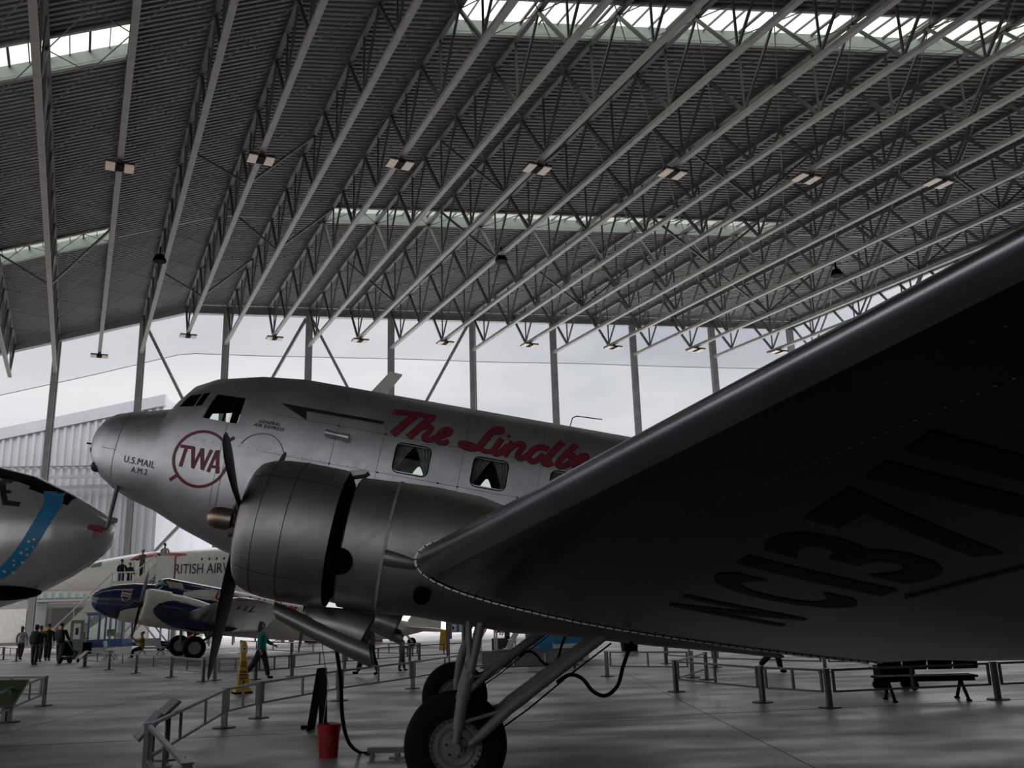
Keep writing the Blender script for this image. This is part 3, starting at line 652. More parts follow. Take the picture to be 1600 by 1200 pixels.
# pipe under the wing root
# --- engines
def engine(s, ph):
    c = (0, s*2.76, 2.372); ax = (1, 0, 0)
    cow = MB().lathe([(1.74, .72), (1.74, .738), (1.9, .747), (2.2, .75), (2.42, .738), (2.58, .708), (2.67, .668), (2.715, .61), (2.715, .565), (2.67, .525), (2.6, .53), (2.4, .66), (1.9, .715), (1.74, .72)], c, ax, 72, closed=True)
    CO = cow.build('engine_cowling', 'cowl', AP, smooth=50)
    st = MB()
    def ring(x, r, w): st.lathe([(x, r+.001), (x, r+.005), (x-w, r+.005), (x-w, r+.001)], c, ax, 72, closed=True)
    ring(2.22, .7495, .007); ring(2.50, .7235, .003)
    for a in (42, 98, 150, 205, 262, 318):
        t = radians(a); P = [(x, c[1]+(r+.004)*cos(t)*s, c[2]+(r+.004)*sin(t)) for x, r in ((1.75, .739), (2.2, .75), (2.42, .738), (2.58, .708), (2.66, .675))]
        st.path(P, .0028, 4)
    st.build('cowl_seams', 'dkgrey', CO)
    rv = MB()
    for a in range(0, 360, 3):
        t = radians(a); n_ = (0, cos(t), sin(t))
        for x, r in ((2.19, .75), (2.245, .749), (1.80, .742)): dome(rv, (x, c[1]+r*cos(t), c[2]+r*sin(t)), n_, .0045, .6)
    for a in (44.5, 100.5):
        for i in range(18):
            t = radians(a); dome(rv, (1.8+i*.045, c[1]+.748*cos(t)*s, c[2]+.748*sin(t)), (0, cos(t)*s, sin(t)), .0045, .6)
    o = rv.build('cowl_rivets', 'rivet', CO, fix=False); o['kind'] = 'stuff'
    # engine block
    en = MB().lathe([(2.1, .02), (2.1, .30), (2.45, .28), (2.62, .16), (2.7, .12), (2.7, .02)], c, ax, 24)
    E_ = en.build('engine', 'dkgrey', AP, smooth=40)
    MB().lathe([(1.70, .02), (1.70, .64), (1.80, .64), (1.80, .02)], c, ax, 36).build('firewall', 'black', AP)
    for i in range(9):
        t = 2*pi*i/9; d = Vector((0, cos(t), sin(t))); m = MB()
        for q in range(6): m.tube(Vector((2.35, c[1], c[2]))+d*(.28+q*.045), Vector((2.35, c[1], c[2]))+d*(.305+q*.045), .11, n=10)
        m.build('cylinder_head', 'dkgrey', E_)
    # nacelle
    na = MB(); R = []
    for x, w, t, b in ((1.62, .66, .66, -.66), (1.60, .695, .695, -.70), (1.17, .715, .72, -.70), (.8, .72, .735, -.66), (.3, .71, .72, -.66), (-.3, .68, .60, -.65), (-.9, .62, .36, -.585), (-1.8, .50, .05, -.53), (-2.6, .32, -.25, -.46), (-3.2, .10, -.38, -.42)):
        R.append([(x, c[1]+y*1, c[2]+z) for y, z in sell(w, t, b, 44, 2.1)])
    na.loft(R); NA = na.build('nacelle', 'cowl', AP, smooth=50)
    st = MB()
    def band(x, w, k=.010, wd=.02):
        Rr = []
        for xx in (x, x-wd):
            Rr.append([(xx, c[1]+y, c[2]+z) for y, z in sell(interp(x, [.3, .8, 1.17, 1.6], [.71, .72, .715, .695])+k, interp(x, [.3, .8, 1.17, 1.6], [.72, .735, .72, .695])+k, interp(x, [.3, .8, 1.17, 1.6], [-.66, -.66, -.70, -.70])-k, 44, 2.1)])
        st.loft(Rr, cap=False)
    band(1.19, 0, .012, .03)
    st.build('nacelle_band', 'rivet', NA, smooth=60)
    st = MB()
    for a in (28, 75, -40):
        t = radians(a); st.path([(x, c[1]+(.70+.005)*cos(t)*s*k_, c[2]+.705*sin(t)*k_) for x, k_ in ((1.58, .99), (1.2, 1.018))], .004, 4)
    st.build('nacelle_seams', 'dkgrey', NA)
    rv = MB()
    for x0, x1, n, a in ((1.55, 1.25, 4, 32), (1.55, 1.25, 4, 24), (1.12, .1, 26, 30), (1.12, .1, 26, 38), (1.12, .1, 26, 2), (1.12, .2, 26, -4), (1.12, .1, 26, 55)):
        for i in range(n):
            x = x0+(x1-x0)*i/(n-1); t = radians(a); w = interp(x, [.3, .8, 1.17, 1.6], [.71, .72, .715, .695])
            dome(rv, (x, c[1]+w*cos(t)*s, c[2]+w*1.01*sin(t)), (0, cos(t)*s, sin(t)), .005 if x < 1.2 else .010, .6)
    for i in range(30):
        t = radians(-60+i*5); dome(rv, (.62, c[1]+.723*cos(t)*s, c[2]+.735*sin(t)), (0, cos(t)*s, sin(t)), .005)
    o = rv.build('nacelle_rivets', 'rivet', NA, fix=False); o['kind'] = 'stuff'
    # blister fairing, dark openings
    m = MB(); R = []
    for i in range(13):
        q = i/12; x = 1.16-.50*q; r = .10*sqrt(max(0, 1-q*q)) + .004
        R.append([(x, c[1]+s*(.60+r*1.5*max(0, cos(a))), c[2]-.13-.02*q+r*sin(a)) for a in [2*pi*j/16 for j in range(16)]])
    m.loft(R); m.build('blister_fairing', 'cowl', AP, smooth=60)
    m = MB(); m.tube((1.60, c[1]+s*.58, c[2]-.24), (1.60, c[1]+s*.690, c[2]-.25), .14, .135, 24); m.build('exhaust_outlet', 'black', AP)
    m = MB(); m.tube((.72, c[1]+s*.55, c[2]-.42), (.72, c[1]+s*.645, c[2]-.45), .09, .085, 18); m.build('drain_hole', 'black', AP)
    # scoops hanging below
    def scoop(name, pts, mt='cowl', cut=0):
        m = MB(); R = []
        for x, y, z, ry, rz in pts: R.append([(x+cut*sin(2*pi*j/24)*rz, c[1]+s*y+ry*cos(2*pi*j/24), c[2]+z+rz*sin(2*pi*j/24)) for j in range(24)])
        m.loft(R, cap=False); R2 = [[tuple(Vector(p)+(Vector((sum(q[0] for q in r)/24, sum(q[1] for q in r)/24, sum(q[2] for q in r)/24))-Vector(p)).normalized()*.014) for p in r] for r in R]
        m.loft(R2, cap=False); m.loft([R[-1], R2[-1]], cap=False); m.loft([R[0], R2[0]], cap=False); return m.build(name, mt, AP, smooth=50, fix=False)
    scoop('exhaust_shroud', [(2.18, .22, -.84, .15, .085), (1.75, .22, -.96, .16, .11), (1.4, .22, -1.045, .165, .125), (1.13, .22, -1.105, .17, .135)], cut=.35)
    scoop('air_scoop', [(1.92, .05, -.80, .06, .05), (1.86, .05, -.83, .17, .10), (1.75, .05, -.86, .24, .14), (1.5, .05, -.88, .27, .185), (1.24, .05, -.92, .28, .21)], cut=-.3)
    # scoop lip on top of the cowl
    m = MB(); m.prism([(1.76, 0, .735), (1.60, 0, .775), (1.56, 0, .76), (1.60, 0, .72), (1.72, 0, .68)], (0, c[1]-.12+0, c[2]), (0, c[1]+.16, c[2])); m.build('cowl_flap_lip', 'cowl', AP)
    # propeller
    hub = MB().lathe([(2.70, .13), (2.86, .13), (2.88, .10), (2.90, .118), (3.05, .120), (3.12, .105), (3.165, .06), (3.175, .01)], c, ax, 28)
    H = hub.build('propeller', 'prop', AP, smooth=40)
    MB().lathe([(2.90, .119), (3.05, .121), (3.12, .106), (3.166, .061), (3.178, .01)], c, ax, 28).build('hub_dome', 'bronze', H, smooth=40)
    for k in range(3):
        a = ph+k*2*pi/3; dv = Vector((0, sin(a), -cos(a))); tv = Vector((1, 0, 0)).cross(dv)
        m = MB(); R = []
        for r, ch, th, tw in ((.10, .12, .10, 50), (.22, .12, .09, 50), (.36, .15, .06, 44), (.6, .20, .042, 36), (.9, .235, .032, 28), (1.2, .225, .024, 22), (1.45, .185, .018, 18), (1.6, .12, .012, 16), (1.66, .055, .008, 16), (1.675, .01, .003, 16)):
            t = radians(tw-14); ca = tv*cos(t)+Vector((1, 0, 0))*sin(t); cb = tv*(-sin(t))+Vector((1, 0, 0))*cos(t); ch *= 1.25
            o_ = Vector((2.79, c[1], c[2]))+dv*r
            R.append([tuple(o_+ca*(ch/2*cos(2*pi*j/16))+cb*(th/2*sin(2*pi*j/16))) for j in range(16)])
        m.loft(R); m.build('propeller_blade', 'prop', H, smooth=50)
        MB().tube(Vector((2.79, c[1], c[2]))+dv*.08, Vector((2.79, c[1], c[2]))+dv*.26, .085, .07, 16).build('blade_clamp', 'prop', H, smooth=40)
        MB().tube(Vector((2.83, c[1], c[2]))+dv*.10+tv*.10, Vector((2.90, c[1], c[2]))+dv*.14+tv*.12, .05, .045, 12).build('counterweight', 'strut', H)
engine(1, radians(-6)); engine(-1, radians(-12))
# --- undercarriage
def gear(s):
    y0 = s*2.74
    t = MB().lathe([(-.16, .27), (-.175, .36), (-.175, .44), (-.14, .505), (-.07, .532), (.07, .532), (.14, .505), (.175, .44), (.175, .36), (.16, .27)], (0.106, y0, .525), (0, 1, 0), 56, closed=True)
    TY = t.build('tyre', 'rubber', AP, smooth=50)
    h = MB()
    for q in (1, -1):
        h.lathe([(q*.150, .275), (q*.165, .268), (q*.150, .235), (q*.152, .20), (q*.165, .19), (q*.14, .13), (q*.165, .11), (q*.17, .05), (q*.17, .005)], (0.106, y0, .525), (0, 1, 0), 40)
    HB_ = h.build('wheel_hub', 'strut', AP, smooth=30)
    m = MB()
    for i in range(28):
        a = 2*pi*i/28; m.box((.106+.252*cos(a), y0+.160, .525+.252*sin(a)), (.02, .012, .028), Matrix.Rotation(-a, 3, 'Y'))
    for i in range(6):
        a = 2*pi*i/6; m.tube((.106+.10*cos(a), y0+.15, .525+.10*sin(a)), (.106+.10*cos(a), y0+.185, .525+.10*sin(a)), .014, n=6)
    m.build('hub_bolts', 'bolt', HB_)
    for q in (1, -1):
        y = y0+q*.27
        m = MB().tube((.11, y, .52), (.115, y, .72), .042, n=16).tube((.115, y, .70), (.125, y, 1.02), .060, .064, 18).tube((.12, y, 1.00), (.1215, y, 1.035), .076, n=18).tube((.122, y, 1.03), (.10, y, 1.30), .072, .060, 18).tube((.10, y, 1.30), (.085, y, 1.38), .060, .035, 18).tube((.10, y-.03, 1.24), (.10, y+.10*(1 if q > 0 else -1), 1.24), .035, n=12)
        m.build('oleo_leg', 'strut', AP, smooth=40)
        m = MB().tube((.10, y+.02*q, 1.30), (.24, y, 1.95), .030, .028, 12); m.build('upper_brace', 'strut', AP, smooth=40)
        m = MB().tube((.09, y+.02*q, 1.28), (.06, y, 1.98), .046, .040, 12); m.build('upper_brace', 'strut', AP, smooth=40)
        m = MB().tube((-.02, y, .57), (-.12, y, .68), .028, .050, 14).tube((-.12, y, .68), (-.42, y, 1.05), .052, .056, 16).tube((-.38, y, 1.0), (-1.35, y, 1.98), .058, .046, 16)
        for tt in (.30, .62): 
            a = Vector((-.38, y, 1.0)).lerp(Vector((-1.35, y, 1.98)), tt); b = a+Vector((-.018, 0, .018)); m.tube(a, b, .060, n=16)
        DR = m.build('drag_strut', 'strut', AP, smooth=40)
        MB().path([(-.26, y+.07, .74), (-.55, y+.09, 1.02), (-.9, y+.08, 1.40), (-1.3, y+.07, 1.80)], .009, 5).build('brake_line', 'black', DR)
        MB().tube((.07, y, .78), (-.34, y, .97), .018, .022, 8).build('link_rod', 'strut', AP)
    MB().tube((.106, y0-.34, .525), (.106, y0+.34, .525), .05, n=16).build('axle', 'strut', AP)
    m = MB()
    m.path(spline([(-.80, y0+.33, 1.32), (-.92, y0+.36, 1.42), (-1.05, y0+.38, 1.40), (-1.17, y0+.40, 1.30), (-1.30, y0+.42, 1.28), (-1.41, y0+.42, 1.40), (-1.44, y0+.42, 1.60), (-1.50, y0+.40, 1.85)], 6), .020, 8); m.build('brake_hose', 'black', AP, smooth=40)
gear(1); gear(-1)
# --- tail
def flat_fin(name, le, te, parent=AP, vert=True, thick=.09, y=0):
    m = MB(); R = []
    for (xl, h), (xt, _) in zip(le, te):
        c = xl-xt; r = []
        for a, b in [(i/10, 1) for i in range(10, -1, -1)]+[(i/10, -1) for i in range(1, 11)]:
            yt = 5*thick*(.2969*sqrt(a)-.126*a-.3516*a*a+.2843*a**3-.1015*a**4)*c*b
            r.append((xl-a*c, yt, h) if vert else (xl-a*c, h, y+yt))
        R.append(r)
    m.loft(R); return m.build(name, 'skin', parent, smooth=40)
flat_fin('tail_fin', [(-10.4, 4.2), (-10.9, 4.7), (-11.6, 5.4), (-12.1, 5.8), (-12.5, 5.95)], [(-13.1, 3.7), (-13.2, 4.4), (-13.25, 5.3), (-13.1, 5.7), (-12.8, 5.95)])
flat_fin('tailplane', [(-11.9, -3.9), (-11.3, -3.3), (-10.6, -1.5), (-10.4, 0), (-10.6, 1.5), (-11.3, 3.3), (-11.9, 3.9)], [(-12.5, -3.9), (-12.9, -3.3), (-12.95, -1.5), (-12.9, 0), (-12.95, 1.5), (-12.9, 3.3), (-12.5, 3.9)], vert=False, y=4.0)
TWX = -11.6; zt = (.22-OO.z-(BX.z*TWX))/BZ.z
MB().lathe([(-.06, .06), (-.07, .17), (-.04, .21), (.04, .21), (.07, .17), (.06, .06)], (TWX, 0, zt), (0, 1, 0), 24).build('tail_wheel', 'rubber', AP, smooth=50)
MB().tube((TWX, .09, zt), (TWX+.35, 0, 3.3), .04).build('tail_strut', 'strut', AP)
# ---------------- other aircraft ----------------
def frame(O, az, al):
    a = radians(az); al = radians(al); f = Vector((sin(a), cos(a), 0)); Lh = Vector((-cos(a), sin(a), 0)); bx = f*cos(al)+ZV*sin(al); bz = bx.cross(Lh)
    return Matrix(((bx.x, Lh.x, bz.x, O[0]), (bx.y, Lh.y, bz.y, O[1]), (bx.z, Lh.z, bz.z, O[2]), (0, 0, 0, 1)))
def body_loft(name, X, Wd, T, B, mats, cls, parent, N=48, dx=.12, e=2.2, yc=0, cap=True):
    xs = []
    for a, b in zip(X[:-1], X[1:]):
        n = max(1, int(abs(b-a)/dx)); xs += [a+(b-a)*i/n for i in range(n)]
    xs.append(X[-1]); m = MB()
    m.loft([[(x, yc+y, z) for y, z in sell(interp(x, X, Wd), interp(x, X, T), interp(x, X, B), N, e)] for x in xs], cap=cap)
    if cls:
        for i, f in enumerate(m.f):
            c = [sum(m.v[q][k] for q in f)/len(f) for k in range(3)]; m.m[i] = cls(*c)
    return m.build(name, mats, parent, smooth=50)
def simple_wing(name, mt, parent, secs, smooth=40):
    """secs: (y, xle, z, chord, t)"""
    m = MB(); R = []
    for y, xl, z, c, t in secs:
        r = []
        for a, b in [(i/12, 1) for i in range(12, -1, -1)]+[(i/12, -1) for i in range(1, 13)]:
            yt = 5*t*(.2969*sqrt(a)-.126*a-.3516*a*a+.2843*a**3-.1015*a**4)*c*b; r.append((xl-a*c, y, z+yt))
        R.append(r)
    m.loft(R); return m.build(name, mt, parent, smooth=smooth)
def prop(parent, c, ph, R0, mt='prop', n=2):
    h = MB().lathe([(0, .13), (.2, .13), (.25, .09), (.45, .09), (.5, .04)], c, (1, 0, 0), 16); H = h.build('propeller', mt, parent, smooth=40)
    for k in range(n):
        a = ph+k*2*pi/n; dv = Vector((0, sin(a), -cos(a))); tv = Vector((1, 0, 0)).cross(dv); R = []; m = MB()
        for q, ch, th in ((.06, .14, .1), (.3, .24, .05), (.55, .29, .03), (.8, .25, .02), (.95, .14, .012), (1, .03, .004)):
            t = radians(48-30*q); ca = tv*cos(t)+Vector((1, 0, 0))*sin(t); cb = tv*(-sin(t))+Vector((1, 0, 0))*cos(t); o_ = Vector(c)+Vector((.12, 0, 0))+dv*q*R0
            R.append([tuple(o_+ca*(ch/2*cos(2*pi*j/12))+cb*(th/2*sin(2*pi*j/12))) for j in range(12)])
        m.loft(R); m.build('propeller_blade', mt, H, smooth=50)
# --- blue and white airliner of the nineteen thirties
UA = thing('blue_white_airliner', 'navy and white propeller airliner with red side script, parked before the supersonic jet', 'aircraft', matrix=frame((-16.75, 46.95, 0), 243, 10.5))
def cls(x, y, z):
    if x < .85 and z > 2.88 and (z < 2.92+.46*sqrt(min(1, (.85-x)/1.1)) or x < -1.0-(z-3.38)*6): return 1
    if z < 1.62+.55*sqrt(max(0, min(1, (3.5-x)/1.6))) and x < 3.5: return 1
    if x < -3.2: return 1
    return 0
UX = [-12.9, -10.8, -8, -4.5, -1, 1.6, 1.9, 2.2, 3.15, 4.1, 4.6, 4.8, 4.9]
UF = body_loft('fuselage', UX, [.08, .35, .6, .8, .88, .88, .86, .82, .72, .52, .32, .18, .03], [3.5, 3.52, 3.5, 3.45, 3.6, 3.66, 3.58, 3.25, 3.14, 2.88, 2.6, 2.4, 2.15],
    [3.3, 2.5, 1.9, 1.5, 1.25, 1.22, 1.22, 1.23, 1.27, 1.38, 1.6, 1.82, 2.05], ['navy', 'cream'], cls, UA, N=240, dx=.03)
def uy(x, z, o=.01):
    w = interp(x, UX, [.08, .35, .6, .8, .88, .88, .86, .82, .72, .52, .32, .18, .03]); t = interp(x, UX, [3.5, 3.52, 3.5, 3.45, 3.6, 3.66, 3.58, 3.25, 3.14, 2.88, 2.6, 2.4, 2.15]); b = interp(x, UX, [3.3, 2.5, 1.9, 1.5, 1.25, 1.22, 1.22, 1.23, 1.27, 1.38, 1.6, 1.82, 2.05])
    q = min(.98, abs((z-(t+b)/2)/((t-b)/2))); return w*(1-q**2.2)**(1/2.2)+o
for p, mt_ in (([(2.13, 3.22), (2.08, 3.46), (1.95, 3.50), (1.66, 3.24)], 'shutter_glass'), ([(1.55, 3.16), (1.78, 3.46), (.98, 3.48), (.88, 3.22)], 'cabin_blind')):
    if mt_ not in M: M[mt_] = mat(mt_, (.16, .27, .25) if 'glass' in mt_ else (.50, .44, .33), .25)
    m = MB(); patch(m, p, lambda a, b: (a, uy(a, b, .025), b), 8); m.build('cockpit_window', mt_, UA, fix=False)
V, Fs, w = textmesh('United Air Lines', 1, .03, .35)
MB().add([(-.70-a/w*4.3, uy(-.70-a/w*4.3, 2.98+b*.62, .03), 2.98+b*.62) for a, b in V], Fs).build('airline_lettering', mat('crimson_letters', (.35, .02, .04), .4), UF, fix=False)
shb = 1
sh_ = MB()
def shield(sc): return [(3.42+sc*a, 2.50+sc*b) for a, b in ((-.24, .22), (.0, .27), (.24, .22), (.25, -.05), (.18, -.22), (0, -.33), (-.18, -.22), (-.25, -.05))]
sU = lambda o: (lambda a, b: (a, uy(a, b, o), b))
patch(sh_, [(3.20, 2.74), (3.64, 2.74), (3.64, 2.40), (3.20, 2.40)], sU(.02)); patch(sh_, [(3.20, 2.40), (3.64, 2.40), (3.50, 2.20), (3.34, 2.20)], sU(.02)); sb = sh_.build('shield_badge', 'white', UF, fix=False)
for nm_, mt_, q_ in (('shield_top', 'red', [(3.22, 2.72), (3.62, 2.72), (3.62, 2.60), (3.22, 2.60)]), ('shield_bar', 'ink', [(3.23, 2.53), (3.61, 2.53), (3.61, 2.48), (3.23, 2.48)]), ('shield_base', 'navy', [(3.22, 2.42), (3.62, 2.42), (3.48, 2.22), (3.36, 2.22)])):
    m = MB(); patch(m, q_, sU(.03)); m.build(nm_, mt_, sb, fix=False)
def ncls(x, y, z): return 0 if (x < 2.3 and abs(z-1.95) < .72*sqrt(max(0, (2.3-x)/1.3)) and z < 2.50-.10*max(0, 1-x)) else 1
for s in (1, -1):
    yc = s*2.7
    m = MB(); m.lathe([(2.72-1.1*0, .60)]+[(x, r) for x, r in ((2.76, .66), (2.74, .72), (2.66, .77), (2.5, .80), *[(2.42-.018*i, .81) for i in range(40)], (1.7, .81), (1.6, .80), (1.6, .74), (2.4, .72), (2.72, .60))], (0, yc, 2.08), (1, 0, 0), 180, closed=True)
    m2 = MB(); 
    for i, f in enumerate(m.f):
        c = [sum(m.v[q][k] for q in f)/len(f) for k in range(3)]; m.m[i] = ncls(*c)
    m.build('engine_cowling', ['navy', 'cream'], UA, smooth=50)
    MB().lathe([(2.0, .05), (2.0, .7), (2.3, .68), (2.3, .05)], (0, yc, 2.08), (1, 0, 0), 24).build('engine', 'dkgrey', UA)
    body_loft('nacelle', [-2.2, -1.5, -.5, .3, 1, 1.7], [.08, .35, .62, .70, .73, .73], [2.1, 2.3, 2.58, 2.72, 2.80, 2.81], [1.9, 1.5, 1.28, 1.26, 1.28, 1.33], ['navy', 'cream'], ncls, UA, yc=yc, N=200, dx=.025)
    MB().tube((2.05, yc+s*.80, 2.16), (2.05, yc+s*.83, 2.16), .12, n=16).build('cowl_badge', 'ink', UA)
    prop(UA, (2.72, yc, 2.13), radians(10 if s == 1 else 70), 1.55)
    WG = simple_wing('wing', 'shiny', UA, [(0, 1.3, 1.66, 4.3, .17), (s*2.7, 1.05, 1.88, 4.0, .165), (s*3.6, .85, 1.97, 3.8, .16), (s*7, .60, 2.30, 3.1, .13), (s*10.0, .36, 2.58, 2.5, .11), (s*10.9, .05, 2.66, 1.9, .10), (s*11.25, -.5, 2.68, .8, .1)])
    if s == 1:
        m = MB()
        for i, q in enumerate((0, .30, .60)): m.box((-.45-q, 8.9, 2.33-.01*i), (.08, 1.6, .02)); 
        m.box((-.75, 8.1, 2.27), (.6, .1, .02)); m.build('wing_marking', 'ink', WG)
    m = MB().lathe([(-.15, .30), (-.17, .42), (-.12, .51), (0, .54), (.12, .51), (.17, .42), (.15, .30)], (0, s*2.75, .53), (0, 1, 0), 36); m.build('tyre', 'rubber', UA, smooth=50)
    MB().lathe([(-.16, .02), (-.165, .28), (-.14, .30), (.14, .30), (.165, .28), (.16, .02)], (0, s*2.75, .53), (0, 1, 0), 30).build('wheel_disc', 'steel', UA)
    m = MB().tube((0, s*2.5, .55), (.15, s*2.5, 1.5), .07).tube((-.1, s*2.5, .7), (-1.3, s*2.5, 1.7), .06); m.build('undercarriage_leg', 'strut', UA)
    m = MB().prism([(-.35, 0, 1.05), (-.05, 0, 1.55), (-1.2, 0, 1.6)], (0, s*3.02, 0), (0, s*3.06, 0)); m.build('wheel_door', 'strut', UA)
simple_wing('tailplane', 'cream', UA, [(-3.2, -12.0, 3.2, .7, .09), (-2.6, -11.6, 3.2, 1.4, .09), (0, -11.2, 3.2, 2.0, .09), (2.6, -11.6, 3.2, 1.4, .09), (3.2, -12.0, 3.2, .7, .09)])
m = MB(); m.prism([(-11.3, 0, 3.4), (-11.9, 0, 4.6), (-12.5, 0, 5.1), (-13.2, 0, 5.0), (-13.4, 0, 3.3)], (0, -.06, 0), (0, .06, 0)); m.build('tail_fin', 'cream', UA)
_m = frame((0, 0, 0), 243, 10.5); zt = (.25-_m[2][0]*-11.8)/_m[2][2]
MB().lathe([(-.06, .08), (-.09, .2), (-.05, .25), (.05, .25), (.09, .2), (.06, .08)], (-11.8, 0, zt), (0, 1, 0), 24).build('tail_wheel', 'rubber', UA, smooth=50)
MB().tube((-11.8, .1, zt), (-11.3, 0, 2.9), .06).build('tail_strut', 'cream', UA)
MB().tube((2.3, 0, 3.15), (2.3, 0, 3.7), .015).build('aerial', 'ink', UA)
# --- silver airliner nose with blue star stripe
SN = thing('silver_airliner_nose', 'polished silver airliner nose with a blue star-spangled stripe and black letter E, pointing right', 'aircraft', (-11.25, 25.6, 0))
SX = [-24, -6, -3.8, -3.4, -2.34, -1.25, -.7, -.42, -.24, -.10, 0]
SW = [1.9, 1.9, 1.8, 1.72, 1.45, 1.05, .80, .62, .46, .28, .04]; ST = [6.7, 6.55, 6.32, 6.22, 5.92, 5.38, 5.05, 4.87, 4.74, 4.62, 4.48]; SB = [1.95, 1.95, 2.15, 2.25, 2.55, 3.08, 3.42, 3.62, 3.80, 4.05, 4.36]
def scls(x, y, z):
    w = interp(x, SX, SW); t = interp(x, SX, ST)
    lo = -1.1-.0; 
    return 1 if (x < -1.05 and t-z < .30 and t-z > .02 and y < .2) else 0
SFU = body_loft('fuselage', SX, SW, ST, SB, ['silver', 'black'], scls, SN, N=72, dx=.08)
def sy(x, z, o=.012):
    w = interp(x, SX, SW); t = interp(x, SX, ST); b = interp(x, SX, SB); q = min(.985, abs((z-(t+b)/2)/((t-b)/2))); return -(w*(1-q**2.2)**(1/2.2)+o)
def snp(px, py):      # nose-flank point
    y = -1.2
    for _ in range(12):
        P = YP(px, py, 25.6+y); q = sy(P.x+11.25, P.z); y = .5*y+.5*q
    return (P.x+11.25, P.z)
stripe = [(85, 768), (83, 785), (72, 805), (60, 825), (46, 848), (28, 872), (8, 892), (-8, 905)]
m = MB(); pts = spline([snp(*p) for p in stripe], 8); 
for P_, Q_ in zip(pts[:-1], pts[1:]): patch(m, [(P_[0]-.20, P_[1]), (P_[0]+.20, P_[1]), (Q_[0]+.20, Q_[1]), (Q_[0]-.20, Q_[1])], lambda a, b: (a, sy(a, b, .012), b), 2)
m.build('blue_stripe', 'blue', SFU, fix=False)
m = MB()
for px, py in ((53, 843), (45, 846), (52, 855), (42, 858), (33, 864), (43, 867), (22, 876), (35, 879), (22, 883), (7, 893), (21, 895)):
    a, b = snp(px, py); r = .05 if px % 2 else .035
    P = [(a+r*(1 if i % 2 == 0 else .42)*cos(pi/2+i*pi/5), b+r*(1 if i % 2 == 0 else .42)*sin(pi/2+i*pi/5)) for i in range(10)]
    c0 = (a, sy(a, b, .02), b); m.add([(x, sy(x, z, .02), z) for x, z in P]+[c0], [(i, (i+1) % 10, 10) for i in range(10)])
m.build('white_stars', 'white', SFU, fix=False)
m = MB()
for a, b, w_ in (((5, 750), (9, 788), .13), ((2, 750), (20, 753), .10), ((5, 767), (17, 769), .09), ((5, 785), (31, 788), .13)): 
    A = snp(*a); B_ = snp(*b); ribbon(m, [(A[0]+(B_[0]-A[0])*i/5, A[1]+(B_[1]-A[1])*i/5) for i in range(6)], w_, lambda a, b: (a, sy(a, b, .012), b))
m.build('letter_e', 'ink', SFU, fix=False)
m = MB(); m.tube((-.08, -.12, 4.62), (.06, -.16, 4.60), .085, .075, 16); m.build('nose_lamp', 'strut', SN)
m = MB(); c0 = snp(2, 916); P = [(c0[0]-.2+.95*cos(a*pi/12), c0[1]-.12+.20*sin(a*pi/12)) for a in range(24)]
[patch(m, [(c0[0]-.2+.95*cos(a0), c0[1]-.17+.19*sin(a0)), (c0[0]-.2+.95*cos(a1), c0[1]-.17+.19*sin(a1)), (c0[0]-.2+.95*cos(a1), c0[1]-.17-.19*sin(a1)), (c0[0]-.2+.95*cos(a0), c0[1]-.17-.19*sin(a0))], lambda a, b: (a, sy(a, b, .035), b), 6) for a0, a1 in [(pi*i/10, pi*(i+1)/10) for i in range(10)]]; m.build('gear_bay_opening', 'black', SFU, fix=False)
for x in (-4.6, -16): 
    MB().tube((x, 0, .4), (x, 0, 2.4), .12).build('undercarriage_leg', 'strut', SN)
    for s in (1, -1): MB().lathe([(-.12, .1), (-.14, .4), (.14, .4), (.12, .1)], (x, s*.25, .40), (0, 1, 0), 24).build('nose_wheel', 'rubber', SN)
# --- white supersonic airliner
CN = thing('supersonic_airliner', 'long white supersonic airliner with red and navy flash behind the blue and white airliner', 'aircraft', (0, 63.4, 0))
CX = [-36.5, -35, -33, -31, -29.5, -28.4, -26.5, -24.5, -21, -16, 8, 16, 24]
CW_ = [.05, .25, .55, .85, 1.05, 1.15, 1.28, 1.38, 1.44, 1.44, 1.44, 1.0, .1]; CT = [3.95, 4.25, 4.72, 5.32, 5.78, 6.02, 6.30, 6.50, 6.60, 6.62, 6.62, 6.6, 6.5]; CB = [3.85, 3.88, 3.92, 3.86, 3.72, 3.6, 3.38, 3.30, 3.28, 3.28, 3.28, 4.2, 6.2]
CF_ = body_loft('fuselage', CX, CW_, CT, CB, ['white'], None, CN, N=48, dx=.8)
def cy(x, z, o=.02):
    w = interp(x, CX, CW_); t = interp(x, CX, CT); b = interp(x, CX, CB); q = min(.98, abs((z-(t+b)/2)/((t-b)/2))); return -(w*(1-q**2.2)**(1/2.2)+o)
def cnp(px, py):
    y = -1.2
    for _ in range(10):
        P = YP(px, py, 63.4+y); y = .5*y+.5*cy(P.x, P.z)
    return (P.x, P.z)
def cpoly(name, mt, pts, par=CF_, o=.02):
    q = [cnp(*p) for p in pts]; m = MB(); h = len(q)//2
    for i in range(h-1): patch(m, [q[i], q[i+1], q[-2-i], q[-1-i]], lambda a, b: (a, cy(a, b, o+.02), b), 6)
    return m.build(name, mt, par, fix=False)
for pp in ([(141, 887), (151, 886), (155, 878), (149, 879)], [(152, 886), (158, 885), (160, 878), (156, 878)], [(128, 889), (138, 886), (146, 880), (138, 881)]): cpoly('cockpit_window', 'shutter_glass', pp)
cpoly('red_flash', mat('flash_red', (.50, .06, .06), .4), [(203, 875), (215, 867), (245, 862), (242, 869), (225, 872), (205, 876)])
cpoly('navy_flash', 'navy', [(246, 862), (262, 862), (259, 871), (243, 871)]); cpoly('red_flash', 'flash_red' if 'flash_red' in M else bpy.data.materials['flash_red'], [(263, 863), (292, 865), (292, 867), (260, 871)])
